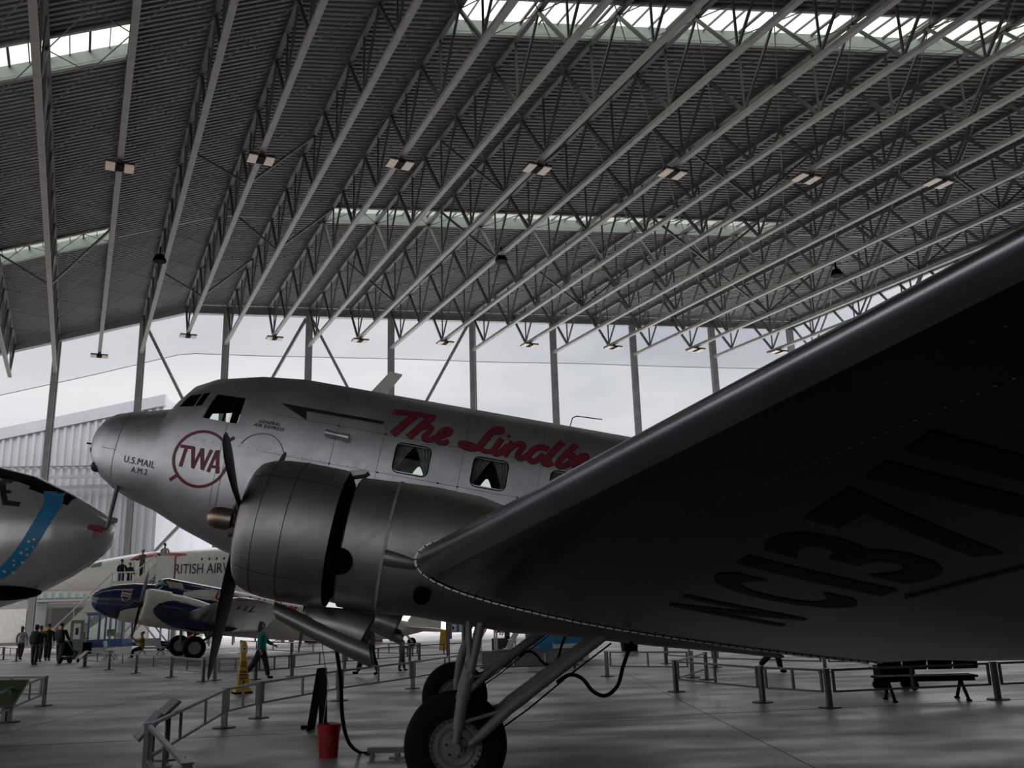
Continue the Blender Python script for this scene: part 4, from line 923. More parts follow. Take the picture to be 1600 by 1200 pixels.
cpoly('door_outline', 'cream', [(185, 877), (209, 877), (211, 897), (187, 897)], o=.015)
for i in range(40):
    x = -21.3+.5*i; m = MB(); m.add([(x+dx, cy(x+dx, z, .02), z) for dx, z in ((-.055, 5.68), (.055, 5.68), (.055, 5.84), (-.055, 5.84))], [(0, 1, 2, 3)]); m.build('cabin_window', 'ink', CN, fix=False)
V, Fs, w = textmesh('BRITISH AIRWAYS', 1, .0)
MB().add([(-23.45+a/w*5.55, cy(-23.45+a/w*5.55, 4.80+b*.95, .04), 4.80+b*.95) for a, b in V], Fs).build('airline_lettering', 'ink', CF_, fix=False)
MB().bar((-33, -1.0, 4.0), (10, -1.45, 3.6), .01, .02).build('belly_seam', 'dkgrey', CF_)
for x in (-14, 4): 
    MB().tube((x, 0, .5), (x, 0, 3.6), .16).build('undercarriage_leg', 'strut', CN)
    for s in (1, -1): MB().lathe([(-.2, .2), (-.22, .5), (.22, .5), (.2, .2)], (x, s*.5, .5), (0, 1, 0), 24).build('wheel', 'rubber', CN)
m = MB(); m.prism([(-8, 0, 0), (22, 12, 0), (22, -12, 0)], (0, 0, 3.9), (0, 0, 4.2)); m.build('delta_wing', 'white', CN)
# --- white boarding stairs by the supersonic jet
ST_ = thing('boarding_stairs', 'white wheeled boarding stairs rising in two flights to the supersonic airliner', 'boarding stairs', (0, 57.6, 0))
def side(x0, z0, x1, z1, y, h=.95, lo=.35): 
    m = MB(); m.prism([(x0, 0, max(.1, z0-lo)), (x1, 0, z1-lo), (x1, 0, z1+h*.45), (x0, 0, z0+h*.45)], (0, y-.02, 0), (0, y+.02, 0)); m.build('side_panel', 'cream', ST_)
    m = MB().tube((x0, y, z0+h), (x1, y, z1+h), .04); n = 5
    for i in range(n+1): t = i/n; m.tube((x0+(x1-x0)*t, y, z0+(z1-z0)*t), (x0+(x1-x0)*t, y, z0+(z1-z0)*t+h), .025, n=6)
    m.build('handrail', 'white', ST_)
for y in (0, 1.6):
    side(-29.0, .25, -25.3, 3.85, y, lo=1.0); side(-25.3, 3.85, -23.9, 3.85, y); side(-23.9, 3.85, -22.6, 4.9, y)
for x0, z0, x1, z1, n in ((-29.0, .25, -25.3, 3.85, 18), (-23.9, 3.85, -22.6, 4.9, 6)):
    for i in range(n): MB().box((x0+(x1-x0)*(i+.5)/n, .8, z0+(z1-z0)*(i+.5)/n), (.26, 1.56, .05)).build('tread', 'strut', ST_)
MB().box((-24.6, .8, 3.82), (1.4, 1.6, .08)).build('landing', 'strut', ST_)
MB().box((-22.3, .8, 4.85), (.7, 1.6, .1)).build('landing', 'strut', ST_)
m = MB().box((-22.0, 0, 4.95), (1.15, .05, 1.6)); m.build('end_screen', 'white', ST_); MB().box((-21.40, -.02, 4.75), (.07, .1, 1.9)).build('screen_post', 'red', ST_)
m = MB()
for x0, x1 in ((-24.9, -22.2), (-22.2, -24.9)): m.bar((x0, 0.1, .5), (x1, .1, 3.7), .08); m.bar((x0, 1.5, .5), (x1, 1.5, 3.7), .08)
for x in (-25.2, -22.1): 
    for y in (.1, 1.5): m.bar((x, y, .3), (x, y, 3.8 if x < -24 else 4.8), .10)
m.build('support_frame', 'cream', ST_)
MB().box((-24, .8, .45), (5.2, 1.7, .22)).build('blue_chassis', mat('chassis_blue', (.02, .08, .32), .4), ST_)
for x in (-26, -22):
    for y in (.05, 1.55): MB().tube((x, y-.1, .3), (x, y+.1, .3), .3, n=16).build('wheel', 'rubber', ST_)
# --- blue and white kiosk with open door
KP = (-24.2, 55.4, 0)
KI = thing('ticket_kiosk', 'small blue and white kiosk with windows under an orange-edged roof, beneath the boarding stairs', 'kiosk', KP)
blu = bpy.data.materials['chassis_blue']
MB().box((0, 0, .2), (2.1, 1.5, .4)).build('base', 'white', KI); MB().box((0, 0, .62), (2.1, 1.5, .44)).build('lower_panel', blu, KI)
for x in (-1.0, -.35, .0, 1.0):
    for y in (-.7, .7): MB().box((x, y, 1.5), (.09, .09, 1.4)).build('corner_post' if abs(x) > .9 else 'mullion', blu, KI)
MB().box((0, 0, 2.28), (2.2, 1.6, .14)).build('roof', blu, KI); MB().box((-.3, 0, 2.38), (2.0, 1.5, .05)).build('roof_edge', mat('orange_trim', (.55, .22, .10), .5), KI)
MB().box((0, -.72, 1.5), (2.0, .01, 1.3)).build('window_pane', 'glass', KI); MB().box((-.1, .3, 1.2), (.35, .3, .4)).build('monitor', 'black', KI); MB().box((.55, .1, 1.05), (.45, .35, .25)).build('document_box', 'cream', KI)
DO = tag(MB().box((0, 0, 1.0), (.72, .05, 1.95)).box((0, -.03, 1.35), (.38, .02, .9), m=1).box((0, -.045, 1.35), (.16, .01, .38), m=2).build('open_door_panel', [mat('door_grey_green', (.20, .24, .23), .5), 'white', 'ink']), 'grey-green door leaf with a white window standing open left of the kiosk', 'door'); DO.location = (-25.75, 54.5, 0); DO.rotation_euler = (0, 0, .25)
DO['kind'] = 'thing'
# ---------------- barriers ----------------
HP = .66
bp0 = thing('barrier_post', 'x', 'barrier post', (0, 0, 0), 0, 'low grey barrier posts')
MB().lathe([(0, .20), (.018, .20), (.024, .17), (.024, .0)], (0, 0, 0), (0, 0, 1), 28).build('base_disc', 'dkgrey', bp0)
MB().box((0, 0, HP/2), (.085, .085, HP)).build('upright', 'rail', bp0); MB().box((0, 0, HP+.005), (.11, .11, .015)).build('cap', 'rail', bp0)
used = [0]
def bpost(P, lab, rz=0):
    if not used[0]: o = bp0; used[0] = 1
    else:
        o = bp0.copy(); COL.objects.link(o)
        for c in kids(bp0): d = c.copy(); COL.objects.link(d); d.parent = o
    o.location = P; o.rotation_euler = (0, 0, rz); o['label'] = lab
    return o
def bpanel(A, B, lab):
    A = Vector(A); B = Vector(B); d = B-A; L = d.length; t = thing('barrier_rail', lab, 'barrier rail', A, atan2(d.y, d.x), 'low grey barrier rails'); a, b = .10, L-.10
    MB().box((L/2, 0, HP-.02), (b-a, .05, .04)).build('top_rail', 'rail', t); MB().box((L/2, 0, .27), (b-a, .04, .035)).build('bottom_rail', 'rail', t)
    for x in ([a+.02, b-.02] + ([L/2] if L < 4 else [L/3, 2*L/3])): MB().box((x, 0, (HP+.27)/2-.01), (.045, .035, HP-.27)).build('baluster', 'rail', t)
def fence(pts, where, names):
    ang_ = 0
    for i, P in enumerate(pts):
        if i < len(pts)-1: ang_ = atan2(pts[i+1].y-P.y, pts[i+1].x-P.x)
        if names[i]: bpost(P, 'grey barrier post %s, %s' % (names[i], where), ang_)
        if i < len(pts)-1: bpanel(P, pts[i+1], 'grey barrier rail %s, %s' % (('starting at the post ' + names[i]) if names[i] else 'entering at the edge', where))
def GT(px, py):
    p = G(px, py, HP); return Vector((p.x, p.y, 0))
A_ = GT(233, 1131)
fence([GT(292, 1193), A_, G(350, 1137.4), G(404, 1122), G(530, 1095), G(645, 1076), G(739, 1057), G(840, 1040)], 'nose fence',
      ['cut by the bottom edge', 'behind the tilted picture panel', 'left of the yellow cone sign', 'just below the yellow cone sign', 'above the red bucket', 'left of the main wheels', 'behind the main wheels', 'hidden beyond the wheels'])
fence([G(133, 1042), G(170, 1047), G(212, 1052), G(267, 1058), G(317, 1065)], 'blue airliner row', ['beside the small sloping sign', 'second from the small sloping sign', 'in the middle', 'before the blue airliner wheels', 'at the near corner'])
fence([G(317, 1065)+Vector((.25, .35, 0)), G(399, 1062), G(456, 1057), G(538, 1046), G(640, 1037), G(745, 1030)], 'walkway row', ['touching the corner post', 'behind the woman', 'right of the woman', 'under the exhaust shroud', 'near the child', 'far right by the strut'])
fence([G(317, 1030)+Vector((0, 6, 0)), G(455, 1027), G(563, 1030), G(655, 1032)], 'far back row', ['behind the blue airliner wheel', 'left in the gap', 'behind the walking legs', 'right of the child'])
fence([G(-60, 1031), G(5, 1031), G(25, 1034)], 'far left row', ['', 'beyond the corner', 'beside the checked shirt'])
fence([G(-40, 1103), G(68, 1103), G(14, 1129), G(-45, 1160)], 'left edge fence', ['', 'at the free corner', 'under the green panel', ''])
fence([G(1105, 1062), G(1057, 1081), G(1192, 1097.5), G(1297, 1105.4), G(1560, 1093), G(1720, 1085)], 'wing fence', ['set back behind the corner', 'at the left corner', 'between corner and bench', 'left of the dark bench', 'right of the dark bench', ''])
fence([G(949, 1057), G(1105, 1060)+Vector((-.3, .4, 0))], 'inner wing fence', ['near the brake hose', 'touching the set-back post'])
fence([G(1041, 1037), G(1118, 1043), G(1290, 1050), G(1500, 1050)], 'farthest wing row', ['in line with the bin', 'left of the walking shoes', 'right of the walking shoes', ''])
# ---------------- sloping display panels ----------------
def board(P, rz, tilt, w, h, cols, lab, hz=.62, name='reading_panel', legs=True):
    t = thing(name, lab, 'display panel', P, rz)
    R = Matrix.Rotation(tilt, 3, 'X'); c = Vector((0, 0, hz))
    MB().box(c, (w, h, .035), R).build('frame', 'rail', t)
    n = len(cols)
    for i, q in enumerate(cols):
        cc = c+R @ Vector((0, h*(-.46+.92*(i+.5)/n), .0205)); MB().box(cc, (w*.93, h*.92/n, .006), R).build('printed_face', q, t)
    if legs:
        MB().box((0, .06, hz/2), (.10, .06, hz)).build('leg', 'rail', t); MB().lathe([(0, .27), (.012, .27), (.02, .24), (.02, 0)], (0, .06, 0), (0, 0, 1), 28).build('base_disc', 'rail', t)
    return t
pb, pp_, pg = mat('print_dusky_blue', (.10, .14, .19), .3), mat('print_dusty_pink', (.30, .24, .24), .3), mat('print_green', (.03, .06, .015), .4)
pgr = mat('print_grey', (.24, .24, .24), .35)
P1 = G(252, 1186); board(P1, radians(-60), radians(42), .62, .44, [pgr, pgr], 'grey sloping display panel on a round-footed stand beside the barrier corner', .62)
P2 = G(208, 1203); board(P2+Vector((.10, .15, 0)), radians(-62), radians(48), .62, .42, [pp_, pb], 'blue and pink printed sloping panel at the bottom left barrier corner', .52)
board(G(2, 1130), radians(-10), radians(50), .75, .62, [pg, pg], 'dark green sloping panel on a round foot at the left picture edge', .55)
board(G(128, 1043), radians(-50), radians(45), .55, .4, [pgr, pgr], 'small grey sloping sign in front of the blue airliner', .5)
# row of three grey panels behind the main wheels
t = thing('panel_row', 'low row of three joined dark grey sloping panels behind the landing gear', 'display panel', G(832, 1047), radians(4))
for i in range(3): MB().box((-1.1+1.0*i, 0, .36), (.96, .04, .50), Matrix.Rotation(radians(-25), 3, 'X')).build('panel', pgr, t)
MB().box((-.1, .10, .60), (3.1, .05, .05)).box((-.1, -.13, .13), (3.1, .05, .05)).build('frame', 'rail', t); MB().box((-1.5, .1, .3), (.08, .08, .6)).box((1.35, .1, .3), (.08, .08, .6)).build('leg', 'rail', t)
# ---------------- cone sign, A-frame, bucket, cable, chock ----------------
CS = G(378, 1083); yel = mat('safety_yellow', (.62, .38, .02), .4, 0, 6, .06)
t = thing('caution_cone', 'tall yellow four-sided wet floor cone sign standing behind the barrier', 'cone sign', CS, radians(28))
MB().box((0, 0, .02), (.46, .46, .04)).build('base', 'black', t)
m = MB(); R = [[(w*x, w*y, z) for x, y in ((-1, -1), (1, -1), (1, 1), (-1, 1))] for z, w in ((.04, .20), (.12, .18), (.14, .155), (.98, .052))]; m.loft(R); m.build('tapered_body', yel, t)
MB().box((0, 0, 1.07), (.16, .16, .20)).build('head', yel, t); MB().box((0, -.082, 1.07), (.11, .006, .13)).box((-.082, 0, 1.07), (.006, .11, .13)).build('head_label', 'white', t); MB().lathe([(1.17, .08), (1.22, .08), (1.27, .05), (1.28, .0)], (0, 0, 0), (0, 0, 1), 14).build('cap', yel, t)
MB().box((0, -.087, 1.09), (.05, .004, .05)).box((-.087, 0, 1.09), (.004, .05, .05)).box((0, -.087, 1.04), (.07, .004, .015)).build('head_print', 'ink', t)
m = MB()
tw = {0.72: 'CAUTION', .64: 'WET FLOOR', .50: 'CUIDADO', .42: 'PISO', .34: 'MOJADO', .2: '!'}
for z, s_ in tw.items():
    V, Fs, w = textmesh(s_, 1, .05); hw = .155-(z-.14)*.1226; W_ = hw*1.5 if len(s_) > 1 else hw*.3; hh = .075 if len(s_) > 1 else .16
    m.add([((a/w-.5)*W_, -(.155-(z+b*hh-.14)*.1226)-.004, z+b*hh) for a, b in V], Fs); m.add([(-(.155-(z+b*hh-.14)*.1226)-.004, -(a/w-.5)*W_, z+b*hh) for a, b in V], Fs)
m.build('warning_print', 'ink', t, fix=False)
t = thing('a_frame_sign', 'narrow black folding floor sign seen edge-on behind the red bucket', 'floor sign', G(500, 1139), radians(-12))
for s in (1, -1): MB().prism([(s*.11, -.30, 0), (s*.11+.02, -.30, 0), (s*.02+.015, -.14, .98), (s*.02, -.14, .98)], (0, 0, 0), (0, .3, 0)).build('leaf', 'black', t)
MB().box((0, 0, .97), (.07, .16, .04)).build('hinge', 'black', t); MB().box((-.24, 0, .03), (.2, .06, .05)).build('foot', 'black', t)
BK = G(513, 1183); rb = mat('bucket_red', (.34, .010, .012), .3)
t = thing('bucket', 'red plastic bucket on the floor under the near engine', 'bucket', BK, radians(20))
MB().lathe([(0, .0), (0, .125), (.40, .155), (.40, .168), (.425, .170), (.43, .158), (.40, .150), (.02, .118), (.02, .0)], (0, 0, 0), (0, 0, 1), 36).build('pail', rb, t, smooth=40)
m = MB(); m.path([(.165*cos(a*pi/10), .02, .40-.20*sin(a*pi/10)) for a in range(11)], .005, 5); m.build('handle', 'steel', t)
V, Fs, w = textmesh('PLEASE\nKEEP\nCLEAR', 1, 0)
m = MB(); m.add([(.148*sin((a/w-.5)*1.3)*1.0, -.148*cos((a/w-.5)*1.3)-.004, .26+b*.055) for a, b in V], Fs); m.build('faint_print', mat('faded_pink_print', (.50, .10, .10), .5), t, fix=False)
en0 = MW @ Vector((1.15, 3.05, 1.2))
m = MB(); q = [en0, en0+Vector((0, 0, -.3))]; c_ = G(584, 1178); mid = G(541, 1160)
m.path(spline([tuple(MW @ Vector((1.55, 2.95, 1.4))), tuple(YP(532, 1060, 10.6)), tuple(YP(535, 1120, 10.4)), tuple(YP(545, 1160, 11.2)), tuple(G(562, 1178)+Vector((0, 0, .02))), tuple(G(575, 1179)+Vector((0, 0, .02))), tuple(G(590, 1179)+Vector((0, 0, .05)))], 6), .022, 8)
tag(m.build('hanging_cable', 'black', smooth=60), 'thick black cable hanging from the near engine down to the floor bar', 'cable')
m = MB().path([tuple(MW @ Vector((1.75, 2.85, 1.5))), tuple(BK+Vector((-.02, 0, .9))), tuple(BK+Vector((-.10, 0, .30)))], .005, 5)
tag(m.build('drip_line', mat('drip_line_grey', (.35, .34, .33), .5)), 'thin pale drip line running from the engine into the red bucket', 'drip line')
t = thing('wheel_bar', 'low dark steel bar on small feet lying against the near main tyre', 'floor bar', G(610, 1184), radians(-8))
MB().box((0, 0, .10), (.62, .09, .07)).build('beam', 'strut', t); MB().box((.10, 0, .03), (.06, .07, .07)).box((.10, 0, .01), (.20, .16, .02)).box((-.25, 0, .03), (.05, .06, .06)).build('foot', 'strut', t)
# ---------------- benches, bin, signs ----------------
def bench(P, rz, n, lab, mt='strut', seat=.56, bh=.42):
    t = thing('bench', lab, 'bench', P, rz); L = n*seat
    for i in range(n):
        x = -L/2+seat*(i+.5)
        MB().box((x, 0, .43), (seat*.93, .46, .04)).build('seat', mt, t); MB().box((x, .27, .49+bh/2+(.08 if bh < .3 else 0)), (seat*.93, .035, bh), Matrix.Rotation(radians(-12), 3, 'X')).build('backrest', mt, t)
    MB().box((0, 0, .37), (L, .07, .07)).build('beam', mt, t)
    for s in (1, -1):
        m = MB(); m.bar((s*L*.36, 0, .36), (s*L*.36, -.27, .02), .045); m.bar((s*L*.36, 0, .36), (s*L*.36, .27, .02), .045); m.box((s*L*.36, -.28, .015), (.07, .1, .03)); m.box((s*L*.36, .28, .015), (.07, .1, .03)); m.build('leg', mt, t)
    for i in range(n+1): MB().box((-L/2+seat*i, 0, .60), (.04, .40, .03)).build('armrest', mt, t)
    return t
bench(G(1448, 1094), radians(176), 4, 'long black slatted bench under the wing tip side of the airliner', 'black', .46, .26)
t = thing('pushchair', 'dark pushchair standing behind the black bench under the wing', 'pushchair', G(1400, 1078), 0)
MB().box((0, 0, .35), (.7, .45, .3)).build('seat', 'black', t); m = MB()
for x in (-.3, .3):
    for y in (-.22, .22): MB().tube((x, y-.02, .10), (x, y+.02, .10), .10, n=12).build('wheel', 'rubber', t)
bench(G(236, 1024), radians(158), 3, 'light grey metal bench with a person in yellow sitting at its left end', 'post', .6)
bench(G(172, 1030), radians(108), 3, 'grey metal bench end-on before the kiosk', 'post', .55)
def bin_(P, lab):
    t = thing('wheeled_bin', lab, 'bin', P, radians(8)); m = MB(); m.loft([[(w*x, w*.9*y, z) for x, y in ((-1, -1), (1, -1), (1, 1), (-1, 1))] for z, w in ((.08, .27), (.92, .33))]); m.build('body', 'black', t)
    MB().box((0, 0, .95), (.72, .64, .06)).build('lid', 'black', t); m = MB()
    for x in (-.22, .22): m.tube((x, -.28, .07), (x, -.22, .07), .07, n=10)
    m.build('wheel', 'rubber', t)
bin_(G(984, 1021), 'dark wheeled bin far under the wing')
# information board, sanitiser stand, yellow sign
ib = bpy.data.materials['sky_blue_paint']; P = G(716, 1027)
t = thing('information_board', 'blue information board with white squares and red dots behind the landing gear', 'sign', P, radians(8))
MB().box((0, 0, 1.75), (1.0, .08, 1.5)).build('board', ib, t); MB().box((0, -.045, 2.38), (.98, .01, .22)).build('header', yel, t)
for r_ in range(3):
    for c__ in range(2):
        q = MB().box((-.24+.48*c__, -.05, 2.02-.42*r_), (.36, .012, .30)).build('white_square', 'white', t); MB().tube((-.24+.48*c__, -.055, 2.02-.42*r_), (-.24+.48*c__, -.066, 2.02-.42*r_), .09, n=12).build('red_dot', 'red', q)
MB().box((-.45, 0, .5), (.07, .07, 1.0)).box((.45, 0, .5), (.07, .07, 1.0)).build('leg', 'steel_dark', t)
t = thing('sanitiser_stand', 'slim stand with a grey dispenser left of the blue information board', 'stand', G(702, 1037))
MB().tube((0, 0, 0), (0, 0, 1.5), .03).build('pole', 'rail', t); MB().box((0, -.03, 1.15), (.22, .14, .55)).build('dispenser', 'strut', t); MB().tube((0, 0, 0), (0, 0, .02), .18).build('base_disc', 'rail', t)
t = thing('yellow_floor_sign', 'small yellow floor sign far off, beside the sanitiser stand', 'floor sign', G(694, 1015))
for s in (1, -1): MB().prism([(-.25, s*.2, 0), (.25, s*.2, 0), (.17, s*.02, .95), (-.17, s*.02, .95)], (0, -.01, 0), (0, .01, 0)).build('leaf', yel, t)
# display cockpit section, white stair frames, table
P = G(880, 1031); t = thing('cockpit_section', 'white and bright blue striped aircraft cockpit section behind the grey panel row', 'exhibit', P, radians(-3))
m = MB(); R = []
cx_ = [-1.35, -1.3, -.4, .7, 1.25, 1.4]
for i in range(56):
    x = -1.35+2.75*i/55; w = interp(x, cx_, [.75, .95, 1.05, .98, .7, .5]); h = interp(x, cx_, [.8, 1.0, 1.12, 1.05, .8, .6]); R.append([(x, y, 1.05+z*.85) for y, z in sell(w, h, -h, 120, 3.2)])
m.loft(R)
for i, f in enumerate(m.f):
    c = [sum(m.v[q][k] for q in f)/len(f) for k in range(3)]; m.m[i] = 1 if (c[2] > .62 and c[2] < 1.02) or (c[0] < -.35 and c[2] > .28 and c[2] < 1.02) else 0
m.build('body', ['white', 'blue'], t, smooth=40); MB().box((.1, -1.06, 1.12), (.55, .03, .12)).build('window_pane', 'glass', t); MB().box((1.55, -.2, 1.0), (.3, .3, .7)).build('wheel_fairing', 'black', t)
MB().box((0, 0, .15), (1.9, 1.2, .3)).build('cradle', 'white', t)
for k, (px, lab) in enumerate(((752, 'white tubular stair frame nearest the main strut'), (806, 'white tubular stair frame beside the dark machinery'))):
    t = thing('stair_frame', lab, 'stair frame', G(px, 1034), radians(8), 'white stair frames'); 
    for y in (0, .7):
        m = MB(); m.bar((-.5, y, 0), (.6, y, 1.9), .10); m.bar((.0, y, .9), (.0, y, 0), .06); m.bar((.6, y, 1.9), (.6, y, 0), .06); m.bar((-.5, y, .95), (.5, y, 2.6), .05); m.build('side_frame', 'cream', t)
    for i in range(6): MB().box((-.45+i*.18, .35, .15+i*.31), (.22, .68, .03)).build('tread', 'cream', t)
t = thing('engine_on_stand', 'dark piston engine on a stand between the white stair frames', 'engine', G(786, 1024)); m = MB()
for i in range(9):
    a = 2*pi*i/9; m.tube((.2, 0, 1.2), (.2+.0, .55*cos(a), 1.2+.55*sin(a)), .13, .11, 10)
m.build('cylinders', 'dkgrey', t); MB().tube((-.3, 0, 1.2), (.4, 0, 1.2), .28).build('crankcase', 'dkgrey', t); MB().box((0, 0, .35), (.9, .9, .7)).build('stand', 'dkgrey', t)
# far bright yard: trestle tables, white stair, planters
k = 0
for px, py in ((345, 1008), (382, 1003), (425, 1004), (470, 1002), (505, 1003), (545, 1001), (585, 1004), (618, 1001)):
    k += 1; t = thing('yard_table', 'pale table in the bright yard, %s in the row from the blue airliner wheels' % ORD[k-1], 'table', G(px, py), .2*k, 'yard tables')
    MB().box((0, 0, .74), (1.9, .8, .06)).build('tabletop', 'white', t); m = MB()
    for x in (-.8, .8): m.box((x, 0, .36), (.08, .6, .72))
    m.build('trestle', 'steel_dark', t)
for k, px in enumerate((270, 284, 296, 312, 326)):
    t = thing('yard_bollard', 'slim pillar in the bright yard, %s from the seated person' % ORD[k], 'pillar', G(px, 1006), 0, 'yard pillars'); MB().box((0, 0, 1.0), (.35, .35, 2.0)).build('shaft', ['strut', 'cream', 'red', 'cream', 'steel'][k], t); MB().box((0, 0, 2.03), (.5, .5, .08)).build('cap', 'white', t)
for k, px in enumerate((450, 523, 600)):
    t = thing('white_stair_unit', 'white stair unit in the bright yard, %s from the left' % ORD[k], 'stair unit', G(px, 1006.5), 0, 'yard stair units')
    for i in range(6): MB().box((-.8+.3*i, 0, .25+.22*i), (.32, 1.2, .05)).build('tread', 'white', t)
    for y in (-.6, .6): MB().bar((-.9, y, .1), (1.0, y, 1.5), .08).bar((-.9, y, 1.0), (1.0, y, 2.4), .05).bar((1.0, y, 2.4), (1.0, y, 0), .05).build('side_rail', 'cream', t)
# small yellow notices by the shutter
for px, py, lab in ((78, 979, 'orange notice on a stand right of the black-coated person'), (93, 976, 'orange notice on a stand left of the pushchair walker'), (66, 978, 'orange notice on a stand left of the black-coated person')):
    P = G(px, 1019); t = thing('notice_stand', lab, 'notice', P, 0, 'orange notices'); z = 1.3 + (979-py)*.03
    MB().box((0, -.03, z), (.42, .03, .55)).build('notice_board', yel, t); MB().tube((0, 0, 0), (0, 0, z), .03, n=8).build('pole', 'steel_dark', t); MB().box((0, -.05, z-.05), (.12, .01, .16)).build('notice_print', 'red', t)
t = thing('side_table', 'small dark table beside the open door leaf', 'table', G(118, 1018)); MB().box((0, 0, .72), (.8, .5, .05)).build('tabletop', 'dkgrey', t)
for x in (-.35, .35): MB().box((x, 0, .35), (.05, .4, .7)).build('leg', 'dkgrey', t)
t = thing('rolling_suitcase', 'black suitcase between the door leaf and the kiosk', 'suitcase', (-24.9, 54.1, 0)); MB().box((0, 0, .40), (.42, .26, .66)).build('body', 'black', t); MB().box((0, 0, .95), (.3, .03, .03)).build('handle', 'black', t)
# ---------------- people ----------------
skin = mat('skin_tone', (.36, .20, .13), .6)
def skinmesh(name, chains, mt, parent, sub=1, root=None):
    """chains: list of point lists (x,y,z,r); shared points merge"""
    idx = {}; V = []; Rr = []; Ed = set()
    def vid(p):
        k = tuple(round(q, 4) for q in p[:3])
        if k not in idx: idx[k] = len(V); V.append(k); Rr.append(p[3] if len(p) < 5 else (p[3], p[4]))
        return idx[k]
    for c in chains:
        ids = [vid(p) for p in c]
        for a, b in zip(ids[:-1], ids[1:]): Ed.add((min(a, b), max(a, b)))
    me = bpy.data.meshes.new(name); me.from_pydata(V, list(Ed), []); me.materials.append(M[mt] if isinstance(mt, str) else mt)
    ob = bpy.data.objects.new(name, me); COL.objects.link(ob); ob.parent = parent
    md = ob.modifiers.new('skin', 'SKIN'); md.use_smooth_shade = True; md.use_x_symmetry = False
    if not me.skin_vertices: 
        bm = bmesh.new(); bm.from_mesh(me); bm.verts.layers.skin.verify(); bm.to_mesh(me); bm.free()
    sv = me.skin_vertices[0].data
    for i, r in enumerate(Rr): sv[i].radius = r if isinstance(r, tuple) else (r, r); sv[i].use_root = (i == 0)
    s = ob.modifiers.new('sub', 'SUBSURF'); s.levels = sub; s.render_levels = sub
    return ob
def sw(o, L, a, y=0):      # swing a limb of length L by angle a (0 = down, + = forward)
    return (o[0]+L*sin(a), o[1]+y, o[2]-L*cos(a))
def person(P, rz, lab, H=1.74, legs=((.0, .0), (.0, .0)), arms=((.0, .15), (.0, .15)), top='black', bottom='ink', hair=(.02, .015, .012), hairlen=0, sit=False, shoe='black', extra=None, out=.06, lean=0):
    k = H/1.74; t = thing('person', lab, 'person', P, rz); t.scale = (k, k, k)
    d = radians; hz = .94 if not sit else .50
    pel = (0, 0, hz, .11, .12); wa = (.0+lean*.5, 0, hz+.16, .09, .10); ch = (.01+lean, 0, hz+.38, .12, .15); nb = (0+lean*1.3, 0, hz+.53, .06); nk = (.015+lean*1.4, 0, hz+.60, .052)
    hd = (.03+lean*1.5, 0, hz+.70, .095, .085); ht = (.02+lean*1.5, 0, hz+.775, .075, .07)
    body = [[pel, wa, ch, nb, nk, hd, ht], [hd, (.115+lean*1.5, 0, hz+.69, .018)], [hd, (.085+lean*1.5, 0, hz+.64, .028)]]
    for s in (1, -1): body.append([hd, (.02+lean*1.5, s*.088, hz+.69, .014)])
    tro = [[(0, 0, hz+.12, .15, .17), pel_ := (0, 0, hz, .16, .18)]]; shirt = [[(0, 0, hz-.10, .17, .20), (0, 0, hz, .17, .195), (wa[0], 0, hz+.16, .155, .175), (ch[0], 0, hz+.38, .165, .20), (nb[0], 0, hz+.475, .115, .13), (nb[0], 0, hz+.54, .075)]]
    for i, s in enumerate((1, -1)):
        th, kn = legs[i]; hip = (0, s*.10, hz-.03, .10); knee = sw(hip, .43, th)+(.068,); ank = sw(knee, .42, th-kn)+(.040,); toe = (ank[0]+.15*cos(th-kn)*1, ank[1]+s*.01, max(.03, ank[2]-.05+.15*sin(max(-1, min(1, th-kn)))*.6), .032)
        body.append([pel, hip, knee, ank, toe]); hip2 = hip[:3]+(.125,); tro.append([pel_, hip2, knee[:3]+(.095,), (ank[0], ank[1], ank[2]-.0, .075)])
        skinmesh('shoe', [[(ank[0]-.04, ank[1], ank[2]-.01, .050), (ank[0]+.05, ank[1], ank[2]-.03, .048), (toe[0]+.01, toe[1], toe[2]+.005, .038)]], shoe, t)
        ua, fa = arms[i]; shd = (ch[0], s*.20, hz+.45, .045); el = sw(shd, .28, ua, s*out)+(.040,); wr = sw(el, .25, ua+fa, -s*out*.3)+(.028,)
        dirn = (Vector(wr[:3])-Vector(el[:3])).normalized(); pc = Vector(wr[:3])+dirn*.05; palm = (pc.x, pc.y, pc.z, .020, .034)
        body.append([(ch[0], 0, hz+.44, .075, .10), shd, el, wr, palm]); body.append([ch, (ch[0], 0, hz+.44, .075, .10)]); sdv = Vector((1, 0, 0)) if abs(dirn.x) < .7 else Vector((0, 0, 1)); sdv = (sdv-dirn*sdv.dot(dirn)).normalized()
        for f_, (off, ln) in enumerate(((-.028, .055), (-.010, .072), (.010, .070), (.027, .052))):
            b0 = pc+dirn*.03+sdv*off; b1 = b0+dirn*ln*.55+Vector((0, -s*.008, 0)); b2 = b1+dirn*ln*.4+Vector((0, -s*.02, 0)); body.append([palm, tuple(b0)+(.009,), tuple(b1)+(.008,), tuple(b2)+(.007,)])
        tb = pc+sdv*.035; body.append([palm, tuple(tb)+(.010,), tuple(tb+dirn*.035+sdv*.012)+(.009,)])
        shirt.append([(ch[0], 0, hz+.43, .14, .18), (shd[0], shd[1], shd[2], .085), el[:3]+(.070,), (wr[0]-dirn.x*.03, wr[1]-dirn.y*.03, wr[2]-dirn.z*.03, .052)])
    shirt.append([(ch[0], 0, hz+.38, .165, .20), (ch[0], 0, hz+.43, .14, .18)])
    skinmesh('body', body, skin, t, 1); skinmesh('trousers', tro, bottom, t); skinmesh('shirt', shirt, top, t)
